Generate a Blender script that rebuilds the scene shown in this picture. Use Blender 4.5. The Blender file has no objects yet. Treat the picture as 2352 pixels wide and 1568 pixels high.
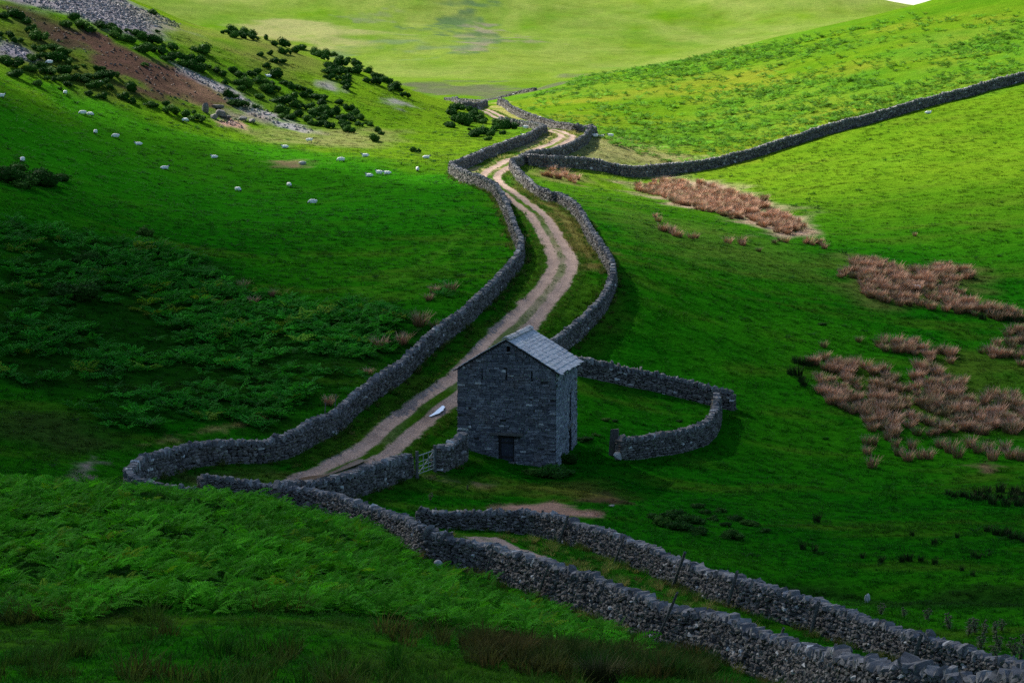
import bpy, bmesh, math, random
import numpy as np
from mathutils import Vector, Matrix, Euler

R = math.radians
rng = np.random.default_rng(7)
random.seed(7)

# ------------------------------------------------------------------ camera
# the photograph was measured on a 2352 x 1568 sheet; f is in those pixels
W0, H0 = 2352.0, 1568.0
HFOV = R(26.0)
FPX = (W0 / 2) / math.tan(HFOV / 2)
PITCH = R(6.9)
CAMZ = 23.2
CP, SP = math.cos(PITCH), math.sin(PITCH)


def ray_dir(px, py):
    px = np.asarray(px, float); py = np.asarray(py, float)
    u = (px - W0 / 2) / FPX
    v = -(py - H0 / 2) / FPX
    dy = CP + v * SP
    dz = -SP + v * CP
    return u / dy, dz / dy          # slopes dx/dY, dz/dY


# ------------------------------------------------------------------ noise
_perm = np.random.default_rng(99).random((256, 256))


def vnoise(x, y, seed=0):
    x = np.asarray(x, float) + seed * 17.31
    y = np.asarray(y, float) + seed * 31.77
    xi = np.floor(x).astype(int); yi = np.floor(y).astype(int)
    fx = x - xi; fy = y - yi
    fx = fx * fx * fx * (fx * (fx * 6 - 15) + 10); fy = fy * fy * fy * (fy * (fy * 6 - 15) + 10)
    a = _perm[xi & 255, yi & 255]; b = _perm[(xi + 1) & 255, yi & 255]
    c = _perm[xi & 255, (yi + 1) & 255]; d = _perm[(xi + 1) & 255, (yi + 1) & 255]
    return (a * (1 - fx) + b * fx) * (1 - fy) + (c * (1 - fx) + d * fx) * fy


def fbm(x, y, seed=0, octv=4):
    s = 0; a = .5; t = 0
    for o in range(octv):
        s = s + a * vnoise(x * 2 ** o, y * 2 ** o, seed + o * 5); t += a; a *= .55
    return s / t


def sstep(a, b, x):
    t = np.clip((x - a) / (b - a), 0, 1)
    return t * t * (3 - 2 * t)


# ------------------------------------------------------------------ terrain
# heights read off the photograph: (px, py, distance) of ground seen there
CTRL_PX = [
    # foreground bank with the bracken
    (0, 1568, 46), (600, 1568, 47), (1200, 1568, 50), (1700, 1568, 60), (0, 1440, 56), (600, 1450, 56), (1000, 1470, 58),
    (1300, 1500, 62), (0, 1280, 68), (300, 1290, 69), (600, 1300, 72), (1000, 1375, 78), (0, 1110, 86), (300, 1125, 87),
    (600, 1150, 92), (780, 1195, 101),
    # near wall A foot, lane, wall B foot
    (817, 1212, 107), (1005, 1295, 98), (1120, 1328, 92), (1239, 1371, 86), (1372, 1421, 80), (1500, 1475, 74), (1650, 1530, 69), (1850, 1610, 63),
    (1066, 1218, 112), (1220, 1234, 109), (1383, 1281, 102), (1545, 1349, 92), (1700, 1400, 87), (1865, 1454, 82), (2099, 1533, 74), (2300, 1595, 69),
    # fields right of wall B
    (2352, 1400, 88), (2000, 1395, 93), (2000, 1250, 112), (2352, 1200, 119), (1600, 1200, 117), (1300, 1170, 117), (1900, 1330, 103), (2250, 1340, 98),
    (2200, 1440, 85),
    # barn and yard
    (1160, 1066, 131), (1290, 1060, 131), (1003, 1085, 124), (850, 1150, 115), (1420, 1052, 133), (1650, 945, 147), (1500, 900, 152), (1330, 870, 155),
    (2000, 1060, 140), (2300, 1040, 143), (1700, 1080, 135),
    # lane up the valley
    (650, 1130, 117), (720, 1090, 120), (850, 1010, 128), (970, 940, 137), (1080, 845, 148), (1200, 725, 161), (1285, 640, 172), (1290, 575, 186),
    (1235, 490, 206), (1160, 435, 226), (1165, 380, 255), (1250, 345, 277), (1300, 312, 296), (1250, 296, 310), (1170, 275, 335), (1115, 250, 365),
    # left lane wall
    (460, 1065, 119), (700, 1035, 123), (907, 881, 140), (1077, 737, 156), (1195, 607, 177), (1170, 500, 203), (1095, 428, 229), (1037, 397, 246),
    (1253, 309, 294),
    # right lane wall
    (1311, 794, 152), (1410, 660, 169), (1347, 540, 196), (1271, 468, 222), (1174, 389, 255), (1345, 330, 285), (1368, 305, 298), (1231, 281, 330), (1150, 243, 372),
    # right field and its slope
    (1600, 800, 163), (1600, 600, 190), (1500, 480, 225), (1850, 500, 232), (2100, 660, 192), (1900, 850, 163), (2352, 850, 166), (2352, 1000, 149),
    (2352, 700, 188), (2352, 550, 212), (2352, 400, 244), (2000, 400, 256), (1700, 430, 262), (2352, 260, 285), (1437, 406, 275), (1311, 385, 268), (1595, 394, 280), (1757, 354, 287),
    (1937, 299, 295), (2171, 234, 304), (2351, 191, 310),
    # hill right of the lane
    (1450, 340, 310), (1450, 260, 345), (1800, 250, 330), (2352, 60, 372), (2100, 120, 362), (1700, 180, 375), (2352, -58, 440), (2200, -16, 442), (1950, 42, 445), (1700, 98, 440), (1300, 180, 425), (1190, 224, 402),
    # left field
    (720, 463, 226), (665, 425, 237), (545, 433, 232), (380, 385, 240), (265, 313, 252), (198, 262, 262), (150, 213, 272), (0, 225, 240), (60, 365, 212),
    (100, 600, 165), (400, 800, 147), (200, 900, 131), (50, 1000, 119), (190, 1080, 113), (300, 1110, 111), (600, 600, 180), (900, 600, 182), (900, 500, 206), (700, 800, 148),
    (600, 950, 131), (950, 410, 243), (830, 362, 255), (0, 800, 139), (400, 600, 172), (330, 1010, 121),
    # left hill
    (300, 150, 290), (100, 0, 312), (0, 100, 285), (300, 0, 352), (430, 62, 347), (600, 88, 342), (850, 172, 336), (1005, 242, 330), (700, 250, 305), (850, 300, 295),
    (500, 270, 284), (640, 180, 318), (1100, 290, 322), (1000, 340, 283), (1120, 330, 288),
    # far valley floor and the far hill
    (1230, 217, 505), (1050, 225, 470), (1100, 192, 585), (1000, 150, 680), (1300, 150, 690), (1150, 100, 770), (800, 100, 760), (1150, 0, 930), (600, 0, 900), (1700, -40, 990), (1900, -22, 1000), (2000, 1, 960), (2070, 18, 960), (2130, 32, 960), (2190, 50, 960), (2300, 70, 960),
    (1650, 60, 860),
]
CTRL_W = [
    # ground hidden from the photograph's viewpoint, or outside its frame: (x, Y, z)
    (0, 0, 21.3), (0, 22, 16.6), (-25, 20, 17.4), (25, 20, 15.4), (-60, 0, 24), (60, 0, 17), (0, -60, 30), (0, -200, 60), (-200, -100, 60), (200, -100, 50),
    (-55, 60, 15), (45, 50, 7.5), (60, 80, 2.5), (75, 120, 1.5), (-70, 120, 15), (-60, 165, 18), (-75, 200, 25), (-95, 250, 36), (-110, 310, 46), (-140, 400, 62), (-300, 250, 110),
    (95, 180, 12), (100, 240, 20), (120, 320, 33), (150, 400, 48), (300, 250, 75),
    (-27, 100, 3.5), (-15, 100, 3.0), (-12, 107, 1.2),
    # behind the crests
    (-85, 440, 38), (-55, 430, 24), (-32, 420, 19), (-10, 395, 17.0), (-3, 430, 16.6), (15, 470, 17), (46, 520, 21), (95, 540, 28), (150, 600, 40), (-120, 560, 32), (-60, 560, 22), (0, 545, 19),
    (60, 640, 25), (200, 800, 44),
    (260, 1150, 30), (330, 1000, 45), (100, 1150, 62), (190, 1200, 36), (-200, 800, 65), (-250, 1000, 98), (-60, 1100, 90), (0, 1500, 80), (400, 1500, 30), (-500, 1200, 140), (-600, 600, 160), (600, 600, 110), (700, 1200, 60),
]


def _build_ctrl():
    P = []
    for px, py, Y in CTRL_PX:
        sx, sz = ray_dir(px, py)
        P.append((sx * Y, Y, CAMZ + sz * Y))
    return np.array(P + list(CTRL_W), float)


CTRL = _build_ctrl()


def _phi(d2):
    return np.where(d2 > 1e-12, d2 * np.log(np.maximum(d2, 1e-12)) * .5, 0)


def _warp(x, Y):
    """distances far up the valley count less, so the spline is smooth at every range"""
    r = np.sqrt(x * x + Y * Y) + 1e-6
    k = 60 * np.log1p(r / 60) / r
    return x * k, Y * k


def _fit():
    n = len(CTRL)
    x, y = _warp(CTRL[:, 0], CTRL[:, 1]); z = CTRL[:, 2]
    d2 = (x[:, None] - x) ** 2 + (y[:, None] - y) ** 2
    K = _phi(d2) + np.eye(n) * LAM
    P = np.c_[np.ones(n), x, y]
    A = np.zeros((n + 3, n + 3)); A[:n, :n] = K; A[:n, n:] = P; A[n:, :n] = P.T
    return x, y, np.linalg.solve(A, np.r_[z, 0, 0, 0])


LAM = 6.0
_tx, _ty, _tw = _fit()


def h_base(x, Y):
    x = np.asarray(x, float); Y = np.asarray(Y, float)
    shp = x.shape
    a, b = _warp(x.ravel(), Y.ravel())
    out = np.empty(a.size)
    n = len(_tx)
    for i in range(0, a.size, 40000):
        aa, bb = a[i:i + 40000], b[i:i + 40000]
        d2 = (aa[:, None] - _tx) ** 2 + (bb[:, None] - _ty) ** 2
        out[i:i + 40000] = _phi(d2) @ _tw[:n] + _tw[n] + aa * _tw[n + 1] + bb * _tw[n + 2]
    return out.reshape(shp)


def h_detail(x, Y):
    r = np.sqrt(x * x + Y * Y)
    d = (vnoise(x / 9, Y / 9, 1) - .5) * .30 + (vnoise(x / 3.1, Y / 3.1, 2) - .5) * .14 + (vnoise(x / 1.1, Y / 1.1, 3) - .5) * .06
    far = sstep(300, 600, r)
    # dry channel behind the lower right wall
    tt = np.clip((x - 9) / 22, 0, 1)
    dd = Y - (98.5 - 5.5 * tt + 1.2 * np.sin(x * .5))
    d = d - 1.5 * np.exp(-np.where(dd < 0, dd / 1.5, dd / 3.2) ** 2) * sstep(7, 13, x)
    d = d + far * ((vnoise(x / 70, Y / 70, 4) - .5) * 4.0 + (vnoise(x / 24, Y / 24, 5) - .5) * 1.3 + (vnoise(x / 8, Y / 8, 6) - .5) * .5)
    return d


def h(x, Y):
    x = np.asarray(x, float); Y = np.asarray(Y, float)
    return h_base(x, Y) + h_detail(x, Y)


_YS = np.exp(np.linspace(math.log(36), math.log(1300), 520))


def hit(px, py, lo=36.0):
    """where the ground seen at those photograph pixels lies in the valley: (N,3)"""
    px = np.atleast_1d(np.asarray(px, float)); py = np.atleast_1d(np.asarray(py, float))
    sx, sz = ray_dir(px, py)
    out = np.zeros((len(px), 3))
    for i in range(0, len(px), 400):
        a, b = sx[i:i + 400], sz[i:i + 400]
        X = a[:, None] * _YS; Z = CAMZ + b[:, None] * _YS
        below = Z < h(X, np.broadcast_to(_YS, X.shape))
        k = np.where(below.any(1), below.argmax(1), len(_YS) - 1)
        k = np.maximum(k, 1)
        y0 = _YS[k - 1]; y1 = _YS[k]
        for _ in range(12):
            ym = (y0 + y1) / 2
            bl = CAMZ + b * ym < h(a * ym, ym)
            y1 = np.where(bl, ym, y1); y0 = np.where(bl, y0, ym)
        ym = (y0 + y1) / 2
        out[i:i + 400] = np.c_[a * ym, ym, h(a * ym, ym)]
    return out


def at(px, py):
    return hit([px], [py])[0]

# ------------------------------------------------------------------ scene tools
scene = bpy.context.scene
COL = scene.collection


def tag(o, label=None, cat=None, group=None, kind=None):
    if label: o['label'] = label
    if cat: o['category'] = cat
    if group: o['group'] = group
    if kind: o['kind'] = kind
    return o


def mesh_data(name, V, F, mat=None, smooth=False, attrs=None, origin=(0, 0, 0)):
    """V (N,3); F (M,k) array or list of such arrays with different k"""
    V = np.asarray(V, np.float32) - np.asarray(origin, np.float32)
    Fs = F if isinstance(F, list) else [F]
    Fs = [np.asarray(f, np.int32) for f in Fs if len(f)]
    me = bpy.data.meshes.new(name)
    me.vertices.add(len(V)); me.vertices.foreach_set('co', V.ravel())
    if Fs:
        nl = sum(f.size for f in Fs); npoly = sum(len(f) for f in Fs)
        me.loops.add(nl); me.polygons.add(npoly)
        me.loops.foreach_set('vertex_index', np.concatenate([f.ravel() for f in Fs]))
        tot = np.concatenate([np.full(len(f), f.shape[1], np.int32) for f in Fs])
        st = np.r_[0, np.cumsum(tot)[:-1]].astype(np.int32)
        me.polygons.foreach_set('loop_start', st); me.polygons.foreach_set('loop_total', tot)
        me.polygons.foreach_set('use_smooth', np.full(npoly, bool(smooth)))
    me.update(calc_edges=True)
    if attrs:
        for k, (typ, arr) in attrs.items():
            a = me.attributes.new(k, typ, 'POINT')
            arr = np.asarray(arr, np.float32)
            if typ == 'FLOAT_COLOR':
                if arr.shape[1] == 3: arr = np.c_[arr, np.ones(len(arr), np.float32)]
                a.data.foreach_set('color', arr.astype(np.float32).ravel())
            elif typ == 'FLOAT_VECTOR': a.data.foreach_set('vector', arr.ravel())
            elif typ == 'INT': a.data.foreach_set('value', arr.astype(np.int32).ravel())
            else: a.data.foreach_set('value', arr.ravel())
    if mat is not None: me.materials.append(mat)
    return me


def link(name, me, parent=None, loc=None, coll=None):
    o = bpy.data.objects.new(name, me)
    (coll or COL).objects.link(o)
    if parent is not None: o.parent = parent
    if loc is not None: o.location = loc
    return o


def mk(name, V, F, mat=None, parent=None, smooth=False, attrs=None, origin=(0, 0, 0), loc=None):
    return link(name, mesh_data(name, V, F, mat, smooth, attrs, origin), parent, loc)


def empty(name, loc=(0, 0, 0), rotz=0.0):
    o = bpy.data.objects.new(name, None); COL.objects.link(o)
    o.location = loc; o.rotation_euler = (0, 0, rotz); o.empty_display_size = .3
    return o


def hidden_coll(name, meshes):
    """template meshes for scattered ground cover (a collection that is not in the scene)"""
    c = bpy.data.collections.new(name)
    for i, m in enumerate(meshes):
        o = bpy.data.objects.new(f'{name}_{i}', m); c.objects.link(o)
    return c


def scatter(name, P, rot, scl, idx, col, coll, label, cat):
    n = len(P)
    rot = np.asarray(rot, np.float32); scl = np.asarray(scl, np.float32)
    if scl.ndim == 1: scl = np.repeat(scl[:, None], 3, 1)
    me = mesh_data(name, P, np.zeros((0, 3), np.int32), None, False, {'rot': ('FLOAT_VECTOR', rot), 'scl': ('FLOAT_VECTOR', scl), 'idx': ('INT', idx), 'col': ('FLOAT_COLOR', col)}) if n else None
    o = link(name, me)
    ng = bpy.data.node_groups.new(name + '_nodes', 'GeometryNodeTree')
    ng.interface.new_socket('Geometry', in_out='INPUT', socket_type='NodeSocketGeometry')
    ng.interface.new_socket('Geometry', in_out='OUTPUT', socket_type='NodeSocketGeometry')
    N = ng.nodes; L = ng.links
    gi = N.new('NodeGroupInput'); go = N.new('NodeGroupOutput')
    iop = N.new('GeometryNodeInstanceOnPoints'); ci = N.new('GeometryNodeCollectionInfo')
    ci.inputs['Collection'].default_value = coll
    ci.inputs['Separate Children'].default_value = True; ci.inputs['Reset Children'].default_value = True

    def na(nm, typ):
        a = N.new('GeometryNodeInputNamedAttribute'); a.data_type = typ; a.inputs['Name'].default_value = nm
        return a.outputs['Attribute']
    L.new(gi.outputs[0], iop.inputs['Points']); L.new(ci.outputs[0], iop.inputs['Instance'])
    iop.inputs['Pick Instance'].default_value = True
    L.new(na('idx', 'INT'), iop.inputs['Instance Index'])
    L.new(na('rot', 'FLOAT_VECTOR'), iop.inputs['Rotation'])
    L.new(na('scl', 'FLOAT_VECTOR'), iop.inputs['Scale'])
    L.new(iop.outputs[0], go.inputs[0])
    md = o.modifiers.new('scatter', 'NODES'); md.node_group = ng
    tag(o, label, cat, kind='stuff')
    return o


# ------------------------------------------------------------------ materials
def new_mat(name, rough=.9, spec=.25):
    m = bpy.data.materials.new(name); m.use_nodes = True
    nt = m.node_tree; b = nt.nodes['Principled BSDF']
    b.inputs['Roughness'].default_value = rough
    b.inputs['Specular IOR Level'].default_value = spec
    return m, nt, b


def node(nt, typ, **kw):
    n = nt.nodes.new(typ)
    for k, v in kw.items():
        if k in n.inputs: n.inputs[k].default_value = v
        else: setattr(n, k, v)
    return n


def ramp(nt, src, stops):
    r = nt.nodes.new('ShaderNodeValToRGB'); nt.links.new(src, r.inputs[0])
    el = r.color_ramp.elements
    while len(el) < len(stops): el.new(.5)
    for e, (p, c) in zip(el, stops):
        e.position = p; e.color = (c, c, c, 1) if isinstance(c, (int, float)) else (*c, 1)
    return r.outputs[0]


def mul(nt, a, b, fac=1.0, mode='MULTIPLY'):
    n = nt.nodes.new('ShaderNodeMix'); n.data_type = 'RGBA'; n.blend_type = mode
    n.inputs[0].default_value = fac
    for s, i in ((a, 6), (b, 7)):
        if isinstance(s, tuple): n.inputs[i].default_value = (*s, 1)
        else: nt.links.new(s, n.inputs[i])
    return n.outputs[2]


def mixf(nt, f, a, b):
    n = nt.nodes.new('ShaderNodeMix'); n.data_type = 'RGBA'
    nt.links.new(f, n.inputs[0])
    for s, i in ((a, 6), (b, 7)):
        if isinstance(s, tuple): n.inputs[i].default_value = (*s, 1)
        else: nt.links.new(s, n.inputs[i])
    return n.outputs[2]


def noise(nt, scale, detail=4, rough=.55, vec=None, dist=0.0):
    n = node(nt, 'ShaderNodeTexNoise', Scale=scale, Detail=detail, Roughness=rough, Distortion=dist)
    if vec is None: vec = nt.nodes.new('ShaderNodeNewGeometry').outputs['Position']
    nt.links.new(vec, n.inputs['Vector'])
    return n.outputs[0]


def bump(nt, b, height, strength=.5, dist=.1):
    n = node(nt, 'ShaderNodeBump', Strength=strength, Distance=dist)
    nt.links.new(height, n.inputs['Height']); nt.links.new(n.outputs[0], b.inputs['Normal'])


def attr(nt, name, typ='GEOMETRY', out='Color'):
    a = nt.nodes.new('ShaderNodeAttribute'); a.attribute_name = name; a.attribute_type = typ
    return a.outputs[out]


def mat_ground():
    m, nt, b = new_mat('turf', 1.0, 0.0)
    c = attr(nt, 'col')
    n1 = noise(nt, 3.2, 5, .65); n2 = noise(nt, .45, 3)
    geo = nt.nodes.new('ShaderNodeNewGeometry').outputs['Position']
    mp = node(nt, 'ShaderNodeMapping'); mp.inputs['Scale'].default_value = (.55, 2.2, 1); mp.inputs['Rotation'].default_value = (0, 0, .25)
    nt.links.new(geo, mp.inputs[0])
    n3 = noise(nt, .7, 5, .7, mp.outputs[0])
    c = mul(nt, c, ramp(nt, n1, [(.25, .72), (.75, 1.28)]))
    c = mul(nt, c, ramp(nt, n2, [(.3, (.85, .92, .85)), (.7, (1.15, 1.07, 1.15))]))
    c = mul(nt, c, ramp(nt, n3, [(.35, .84), (.65, 1.14)]))
    nt.links.new(c, b.inputs['Base Color'])
    ad = nt.nodes.new('ShaderNodeMath'); ad.operation = 'ADD'
    nt.links.new(n1, ad.inputs[0]); nt.links.new(n3, ad.inputs[1])
    bump(nt, b, ad.outputs[0], .9, .22)
    return m


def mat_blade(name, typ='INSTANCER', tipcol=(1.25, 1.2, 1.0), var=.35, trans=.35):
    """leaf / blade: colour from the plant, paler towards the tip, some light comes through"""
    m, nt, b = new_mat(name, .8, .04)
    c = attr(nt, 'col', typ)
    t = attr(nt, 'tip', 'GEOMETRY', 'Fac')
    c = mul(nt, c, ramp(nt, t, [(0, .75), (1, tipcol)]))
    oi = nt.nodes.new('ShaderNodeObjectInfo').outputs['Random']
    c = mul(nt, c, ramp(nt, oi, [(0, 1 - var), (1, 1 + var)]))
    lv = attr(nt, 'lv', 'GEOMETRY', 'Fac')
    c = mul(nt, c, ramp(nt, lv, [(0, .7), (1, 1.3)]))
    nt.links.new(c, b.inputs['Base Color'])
    tr = nt.nodes.new('ShaderNodeBsdfTranslucent'); nt.links.new(c, tr.inputs[0])
    mx = nt.nodes.new('ShaderNodeMixShader'); mx.inputs[0].default_value = trans
    out = nt.nodes['Material Output']
    nt.links.new(b.outputs[0], mx.inputs[1]); nt.links.new(tr.outputs[0], mx.inputs[2]); nt.links.new(mx.outputs[0], out.inputs[0])
    return m


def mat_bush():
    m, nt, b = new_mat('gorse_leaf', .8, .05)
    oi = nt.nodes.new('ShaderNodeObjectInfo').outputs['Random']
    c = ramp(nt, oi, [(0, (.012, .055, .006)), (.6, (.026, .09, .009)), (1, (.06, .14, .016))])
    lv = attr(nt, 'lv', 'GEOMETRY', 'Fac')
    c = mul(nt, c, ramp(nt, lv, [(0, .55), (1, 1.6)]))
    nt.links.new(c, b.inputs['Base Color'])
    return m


def mat_stone(name, lo=(.13, .13, .135), hi=(.36, .345, .32), moss=.35, warm=.25):
    m, nt, b = new_mat(name, .92, .2)
    t = attr(nt, 'tint', 'GEOMETRY', 'Fac')
    c = ramp(nt, t, [(0, lo), (.55, tuple((a + d) / 2 for a, d in zip(lo, hi))), (.93, hi), (1, (.5, .49, .47))])
    n1 = noise(nt, 9, 5, .65); n2 = noise(nt, 2.2, 4); n3 = noise(nt, 26, 3)
    c = mul(nt, c, ramp(nt, n1, [(.3, .62), (.7, 1.35)]))
    c = mixf(nt, ramp(nt, n2, [(.55, 0), (.72, moss)]), c, (.075, .085, .03))
    c = mixf(nt, ramp(nt, noise(nt, .9, 3), [(.5, 0), (.75, warm)]), c, (.16, .115, .08))
    c = mixf(nt, ramp(nt, n3, [(.66, 0), (.74, .5)]), c, (.42, .43, .42))
    nt.links.new(c, b.inputs['Base Color'])
    bump(nt, b, n1, .6, .03)
    return m


def mat_plain(name, col, rough=.8, var=.3, scale=8, spec=.2):
    m, nt, b = new_mat(name, rough, spec)
    n = noise(nt, scale, 4, .6, nt.nodes.new('ShaderNodeTexCoord').outputs['Object'])
    c = mul(nt, (*col,), ramp(nt, n, [(.3, 1 - var), (.7, 1 + var)]))
    nt.links.new(c, b.inputs['Base Color'])
    bump(nt, b, n, .4, .02)
    return m


def mat_track():
    m, nt, b = new_mat('track_gravel', 1.0, .0)
    c = attr(nt, 'col')
    n1 = noise(nt, 7, 5, .7); n2 = noise(nt, .8, 4)
    v = node(nt, 'ShaderNodeTexVoronoi', Scale=11.0)
    nt.links.new(nt.nodes.new('ShaderNodeNewGeometry').outputs['Position'], v.inputs['Vector'])
    c = mul(nt, c, ramp(nt, n1, [(.3, .62), (.7, 1.38)]))
    c = mul(nt, c, ramp(nt, n2, [(.3, .85), (.7, 1.15)]))
    c = mul(nt, c, ramp(nt, v.outputs[0], [(0, 1.15), (.6, .75)]))
    nt.links.new(c, b.inputs['Base Color'])
    bump(nt, b, n1, .8, .06)
    return m


def mat_water(tint=(.02, .022, .024), rough=.04, spec=.5, metal=0.0):
    m, nt, b = new_mat('puddle_water', rough, spec)
    b.inputs['Base Color'].default_value = (*tint, 1); b.inputs['Metallic'].default_value = metal
    bump(nt, b, noise(nt, 3, 2), .03, .01)
    return m


M = {
    'ground': mat_ground(), 'stone': mat_stone('field_stone', (.046, .043, .041), (.24, .222, .198)), 'core': mat_plain('wall_heart', (.035, .034, .032), .95),
    'barn': mat_stone('barn_stone', (.06, .064, .078), (.25, .25, .265), .15, .4), 'barn_skylit': mat_stone('barn_side_stone', (.13, .14, .17), (.40, .41, .45), .08, .15), 'coping': mat_stone('cope_stone', (.085, .084, .088), (.285, .277, .27), .25, .15),  # side wall: barn stone again, lightened to paint in its brighter skylight
    'slate': mat_stone('roof_slate', (.40, .40, .42), (.62, .615, .62), .06, .06), 'ridge': mat_stone('ridge_stone', (.42, .38, .36), (.58, .53, .50), .06, .1),
    'grass': mat_blade('grass_blade'), 'fern': mat_blade('fern_leaf', trans=.4, var=.3), 'rush': mat_blade('rush_blade', tipcol=(1.5, 1.35, 1.35), var=.3, trans=.25),
    'bush': mat_bush(), 'track': mat_track(), 'water': mat_water((.6, .64, .7), .06, .5, .3), 'mudwater': mat_water((.10, .06, .028), .3, .03),  # pale base and part metal stand in for the puddle's sky reflection
    'wood': mat_plain('weathered_wood', (.10, .10, .095), .85, .4, 14), 'door': mat_plain('door_boards', (.045, .05, .065), .8, .4, 10), 'frame': mat_plain('door_frame_wood', (.03, .028, .027), .85),
    'gate': mat_plain('gate_steel', (.26, .29, .28), .5, .3, 6, .5), 'wool': mat_plain('sheep_wool', (.80, .79, .76), .95, .15, 9), 'face': mat_plain('sheep_face', (.02, .019, .018), .8),
    'dark': mat_plain('barn_inside', (.02, .02, .02), .95),
}

# ------------------------------------------------------------------ what grows where
def poly_w(pts, lo=36.0):
    p = np.array(pts, float)
    return hit(p[:, 0], p[:, 1], lo)[:, :2]


def sdist(poly, x, y):
    """signed distance to a polygon, positive inside"""
    x = np.asarray(x, float); y = np.asarray(y, float)
    d = np.full(x.shape, 1e9); ins = np.zeros(x.shape, bool)
    n = len(poly)
    for i in range(n):
        ax, ay = poly[i]; bx, by = poly[(i + 1) % n]
        ex, ey = bx - ax, by - ay
        L2 = ex * ex + ey * ey + 1e-9
        t = np.clip(((x - ax) * ex + (y - ay) * ey) / L2, 0, 1)
        d = np.minimum(d, (x - ax - t * ex) ** 2 + (y - ay - t * ey) ** 2)
        c = ((ay > y) != (by > y))
        xi = (bx - ax) * (y - ay) / (by - ay + 1e-12) + ax
        ins ^= c & (x < xi)
    d = np.sqrt(d)
    return np.where(ins, d, -d)


def pmask(poly, x, y, soft, wob=1.0, seed=0):
    """soft mask with a ragged edge; only evaluated near the polygon"""
    x = np.asarray(x, float); y = np.asarray(y, float)
    out = np.zeros(x.shape)
    lo = poly.min(0) - soft * 3 - 4; hi = poly.max(0) + soft * 3 + 4
    k = (x > lo[0]) & (x < hi[0]) & (y > lo[1]) & (y < hi[1])
    if k.any():
        xx, yy = x[k], y[k]
        d = sdist(poly, xx, yy) + (vnoise(xx / (soft * 2.2), yy / (soft * 2.2), 40 + seed) - .5) * 2.2 * soft * wob + (vnoise(xx / (soft * .7), yy / (soft * .7), 60 + seed) - .5) * 1.2 * soft * wob
        out[k] = sstep(-soft, soft, d)
    return out


TRACK_L = [(580, 1160), (645, 1128), (700, 1098), (778, 1057), (825, 1028), (879, 981), (933, 942), (987, 906), (1041, 868), (1076, 830), (1105, 798), (1159, 747), (1221, 675), (1253, 632), (1260, 600), (1246, 557),
           (1228, 530), (1203, 490), (1167, 454), (1131, 414), (1113, 403), (1134, 385), (1185, 367), (1257, 331), (1285, 317), (1267, 306), (1231, 297), (1190, 288), (1149, 277), (1121, 264), (1089, 251)]
TRACK_R = [(640, 1172), (705, 1135), (770, 1105), (889, 1053), (933, 1021), (976, 978), (1005, 949), (1044, 917), (1085, 880), (1120, 845), (1150, 815), (1217, 751), (1271, 697), (1314, 636), (1323, 603), (1303, 564),
           (1282, 525), (1257, 490), (1206, 461), (1152, 436), (1138, 407), (1177, 382), (1231, 353), (1314, 324), (1321, 313), (1293, 302), (1245, 294), (1205, 285), (1162, 273), (1140, 260), (1110, 248)]
TL = poly_w(TRACK_L); TR = poly_w(TRACK_R)
TRACK_POLY = np.r_[TL, TR[::-1]]

LANE_L = [(1080, 1232), (1135, 1262), (1210, 1300), (1300, 1345), (1400, 1395), (1500, 1450), (1620, 1500)]
LANE_R = [(1110, 1228), (1175, 1252), (1250, 1278), (1345, 1318), (1450, 1365), (1560, 1420), (1680, 1470)]

WOB = []
PATCH = []   # (polygon, colour, soft, strength, seed)


def patch(pts, col, soft, k=1.0, wob=1.0):
    PATCH.append((poly_w(pts), np.array(col), soft, k, len(PATCH)))
    WOB.append(wob)


c13 = lambda pts, ox=0, oy=0: [(ox + .36 * a, oy + .36 * b) for a, b in pts]
# lane verges: rough yellowing grass
patch([(560, 1135), (700, 1045), (830, 960), (930, 885), (1090, 750), (1200, 610), (1215, 570), (1190, 500), (1120, 430), (1050, 400), (1100, 378), (1250, 312), (1300, 300), (1365, 306), (1330, 335), (1240, 370), (1190, 392), (1240, 450), (1300, 478), (1345, 540), (1400, 625), (1408, 655), (1380, 710), (1300, 795), (1200, 850), (1060, 950), (980, 1060), (760, 1150)], (.06, .115, .010), 2.0, .5)
patch([(1170, 400), (1200, 430), (1240, 460), (1300, 480), (1340, 540), (1395, 620), (1330, 620), (1290, 540), (1250, 480), (1190, 440)], (.19, .155, .05), 1.5, .8)
patch([(1080, 395), (1130, 372), (1220, 330), (1260, 312), (1275, 318), (1170, 365), (1110, 400)], (.33, .27, .13), 1.2, .9)
patch([(1110, 250), (1140, 236), (1230, 282), (1350, 303), (1330, 340), (1280, 320), (1210, 290), (1150, 268)], (.28, .25, .09), 2.0, .8)
patch([(470, 1110), (560, 1080), (640, 1075), (640, 1115), (560, 1140)], (.10, .085, .03), 2, .7)
# dung straw and bare earth near the barn
patch([(1150, 1166), (1185, 1158), (1260, 1155), (1330, 1163), (1372, 1180), (1375, 1190), (1300, 1188), (1200, 1178)], (.27, .17, .125), .5)
patch([(1330, 1146), (1370, 1136), (1420, 1134), (1445, 1142), (1430, 1152), (1370, 1153)], (.075, .042, .03), .8, .9)
patch([(1000, 1096), (1060, 1103), (1120, 1108), (1110, 1114), (1040, 1110), (1000, 1103)], (.20, .15, .10), .5, .9)
patch([(1040, 1112), (1150, 1106), (1330, 1118), (1420, 1126), (1330, 1146), (1150, 1135)], (.11, .115, .02), 2, .7)
patch([(1780, 1352), (1900, 1362), (2050, 1372), (2352, 1360), (2352, 1395), (2000, 1392), (1860, 1378)], (.012, .035, .006), 1.2, .7)  # dark sedge on the channel bank, with the bank's shade painted in
patch([(2220, 1068), (2260, 1063), (2300, 1070), (2265, 1080)], (.16, .09, .06), .6, .8)
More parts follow.
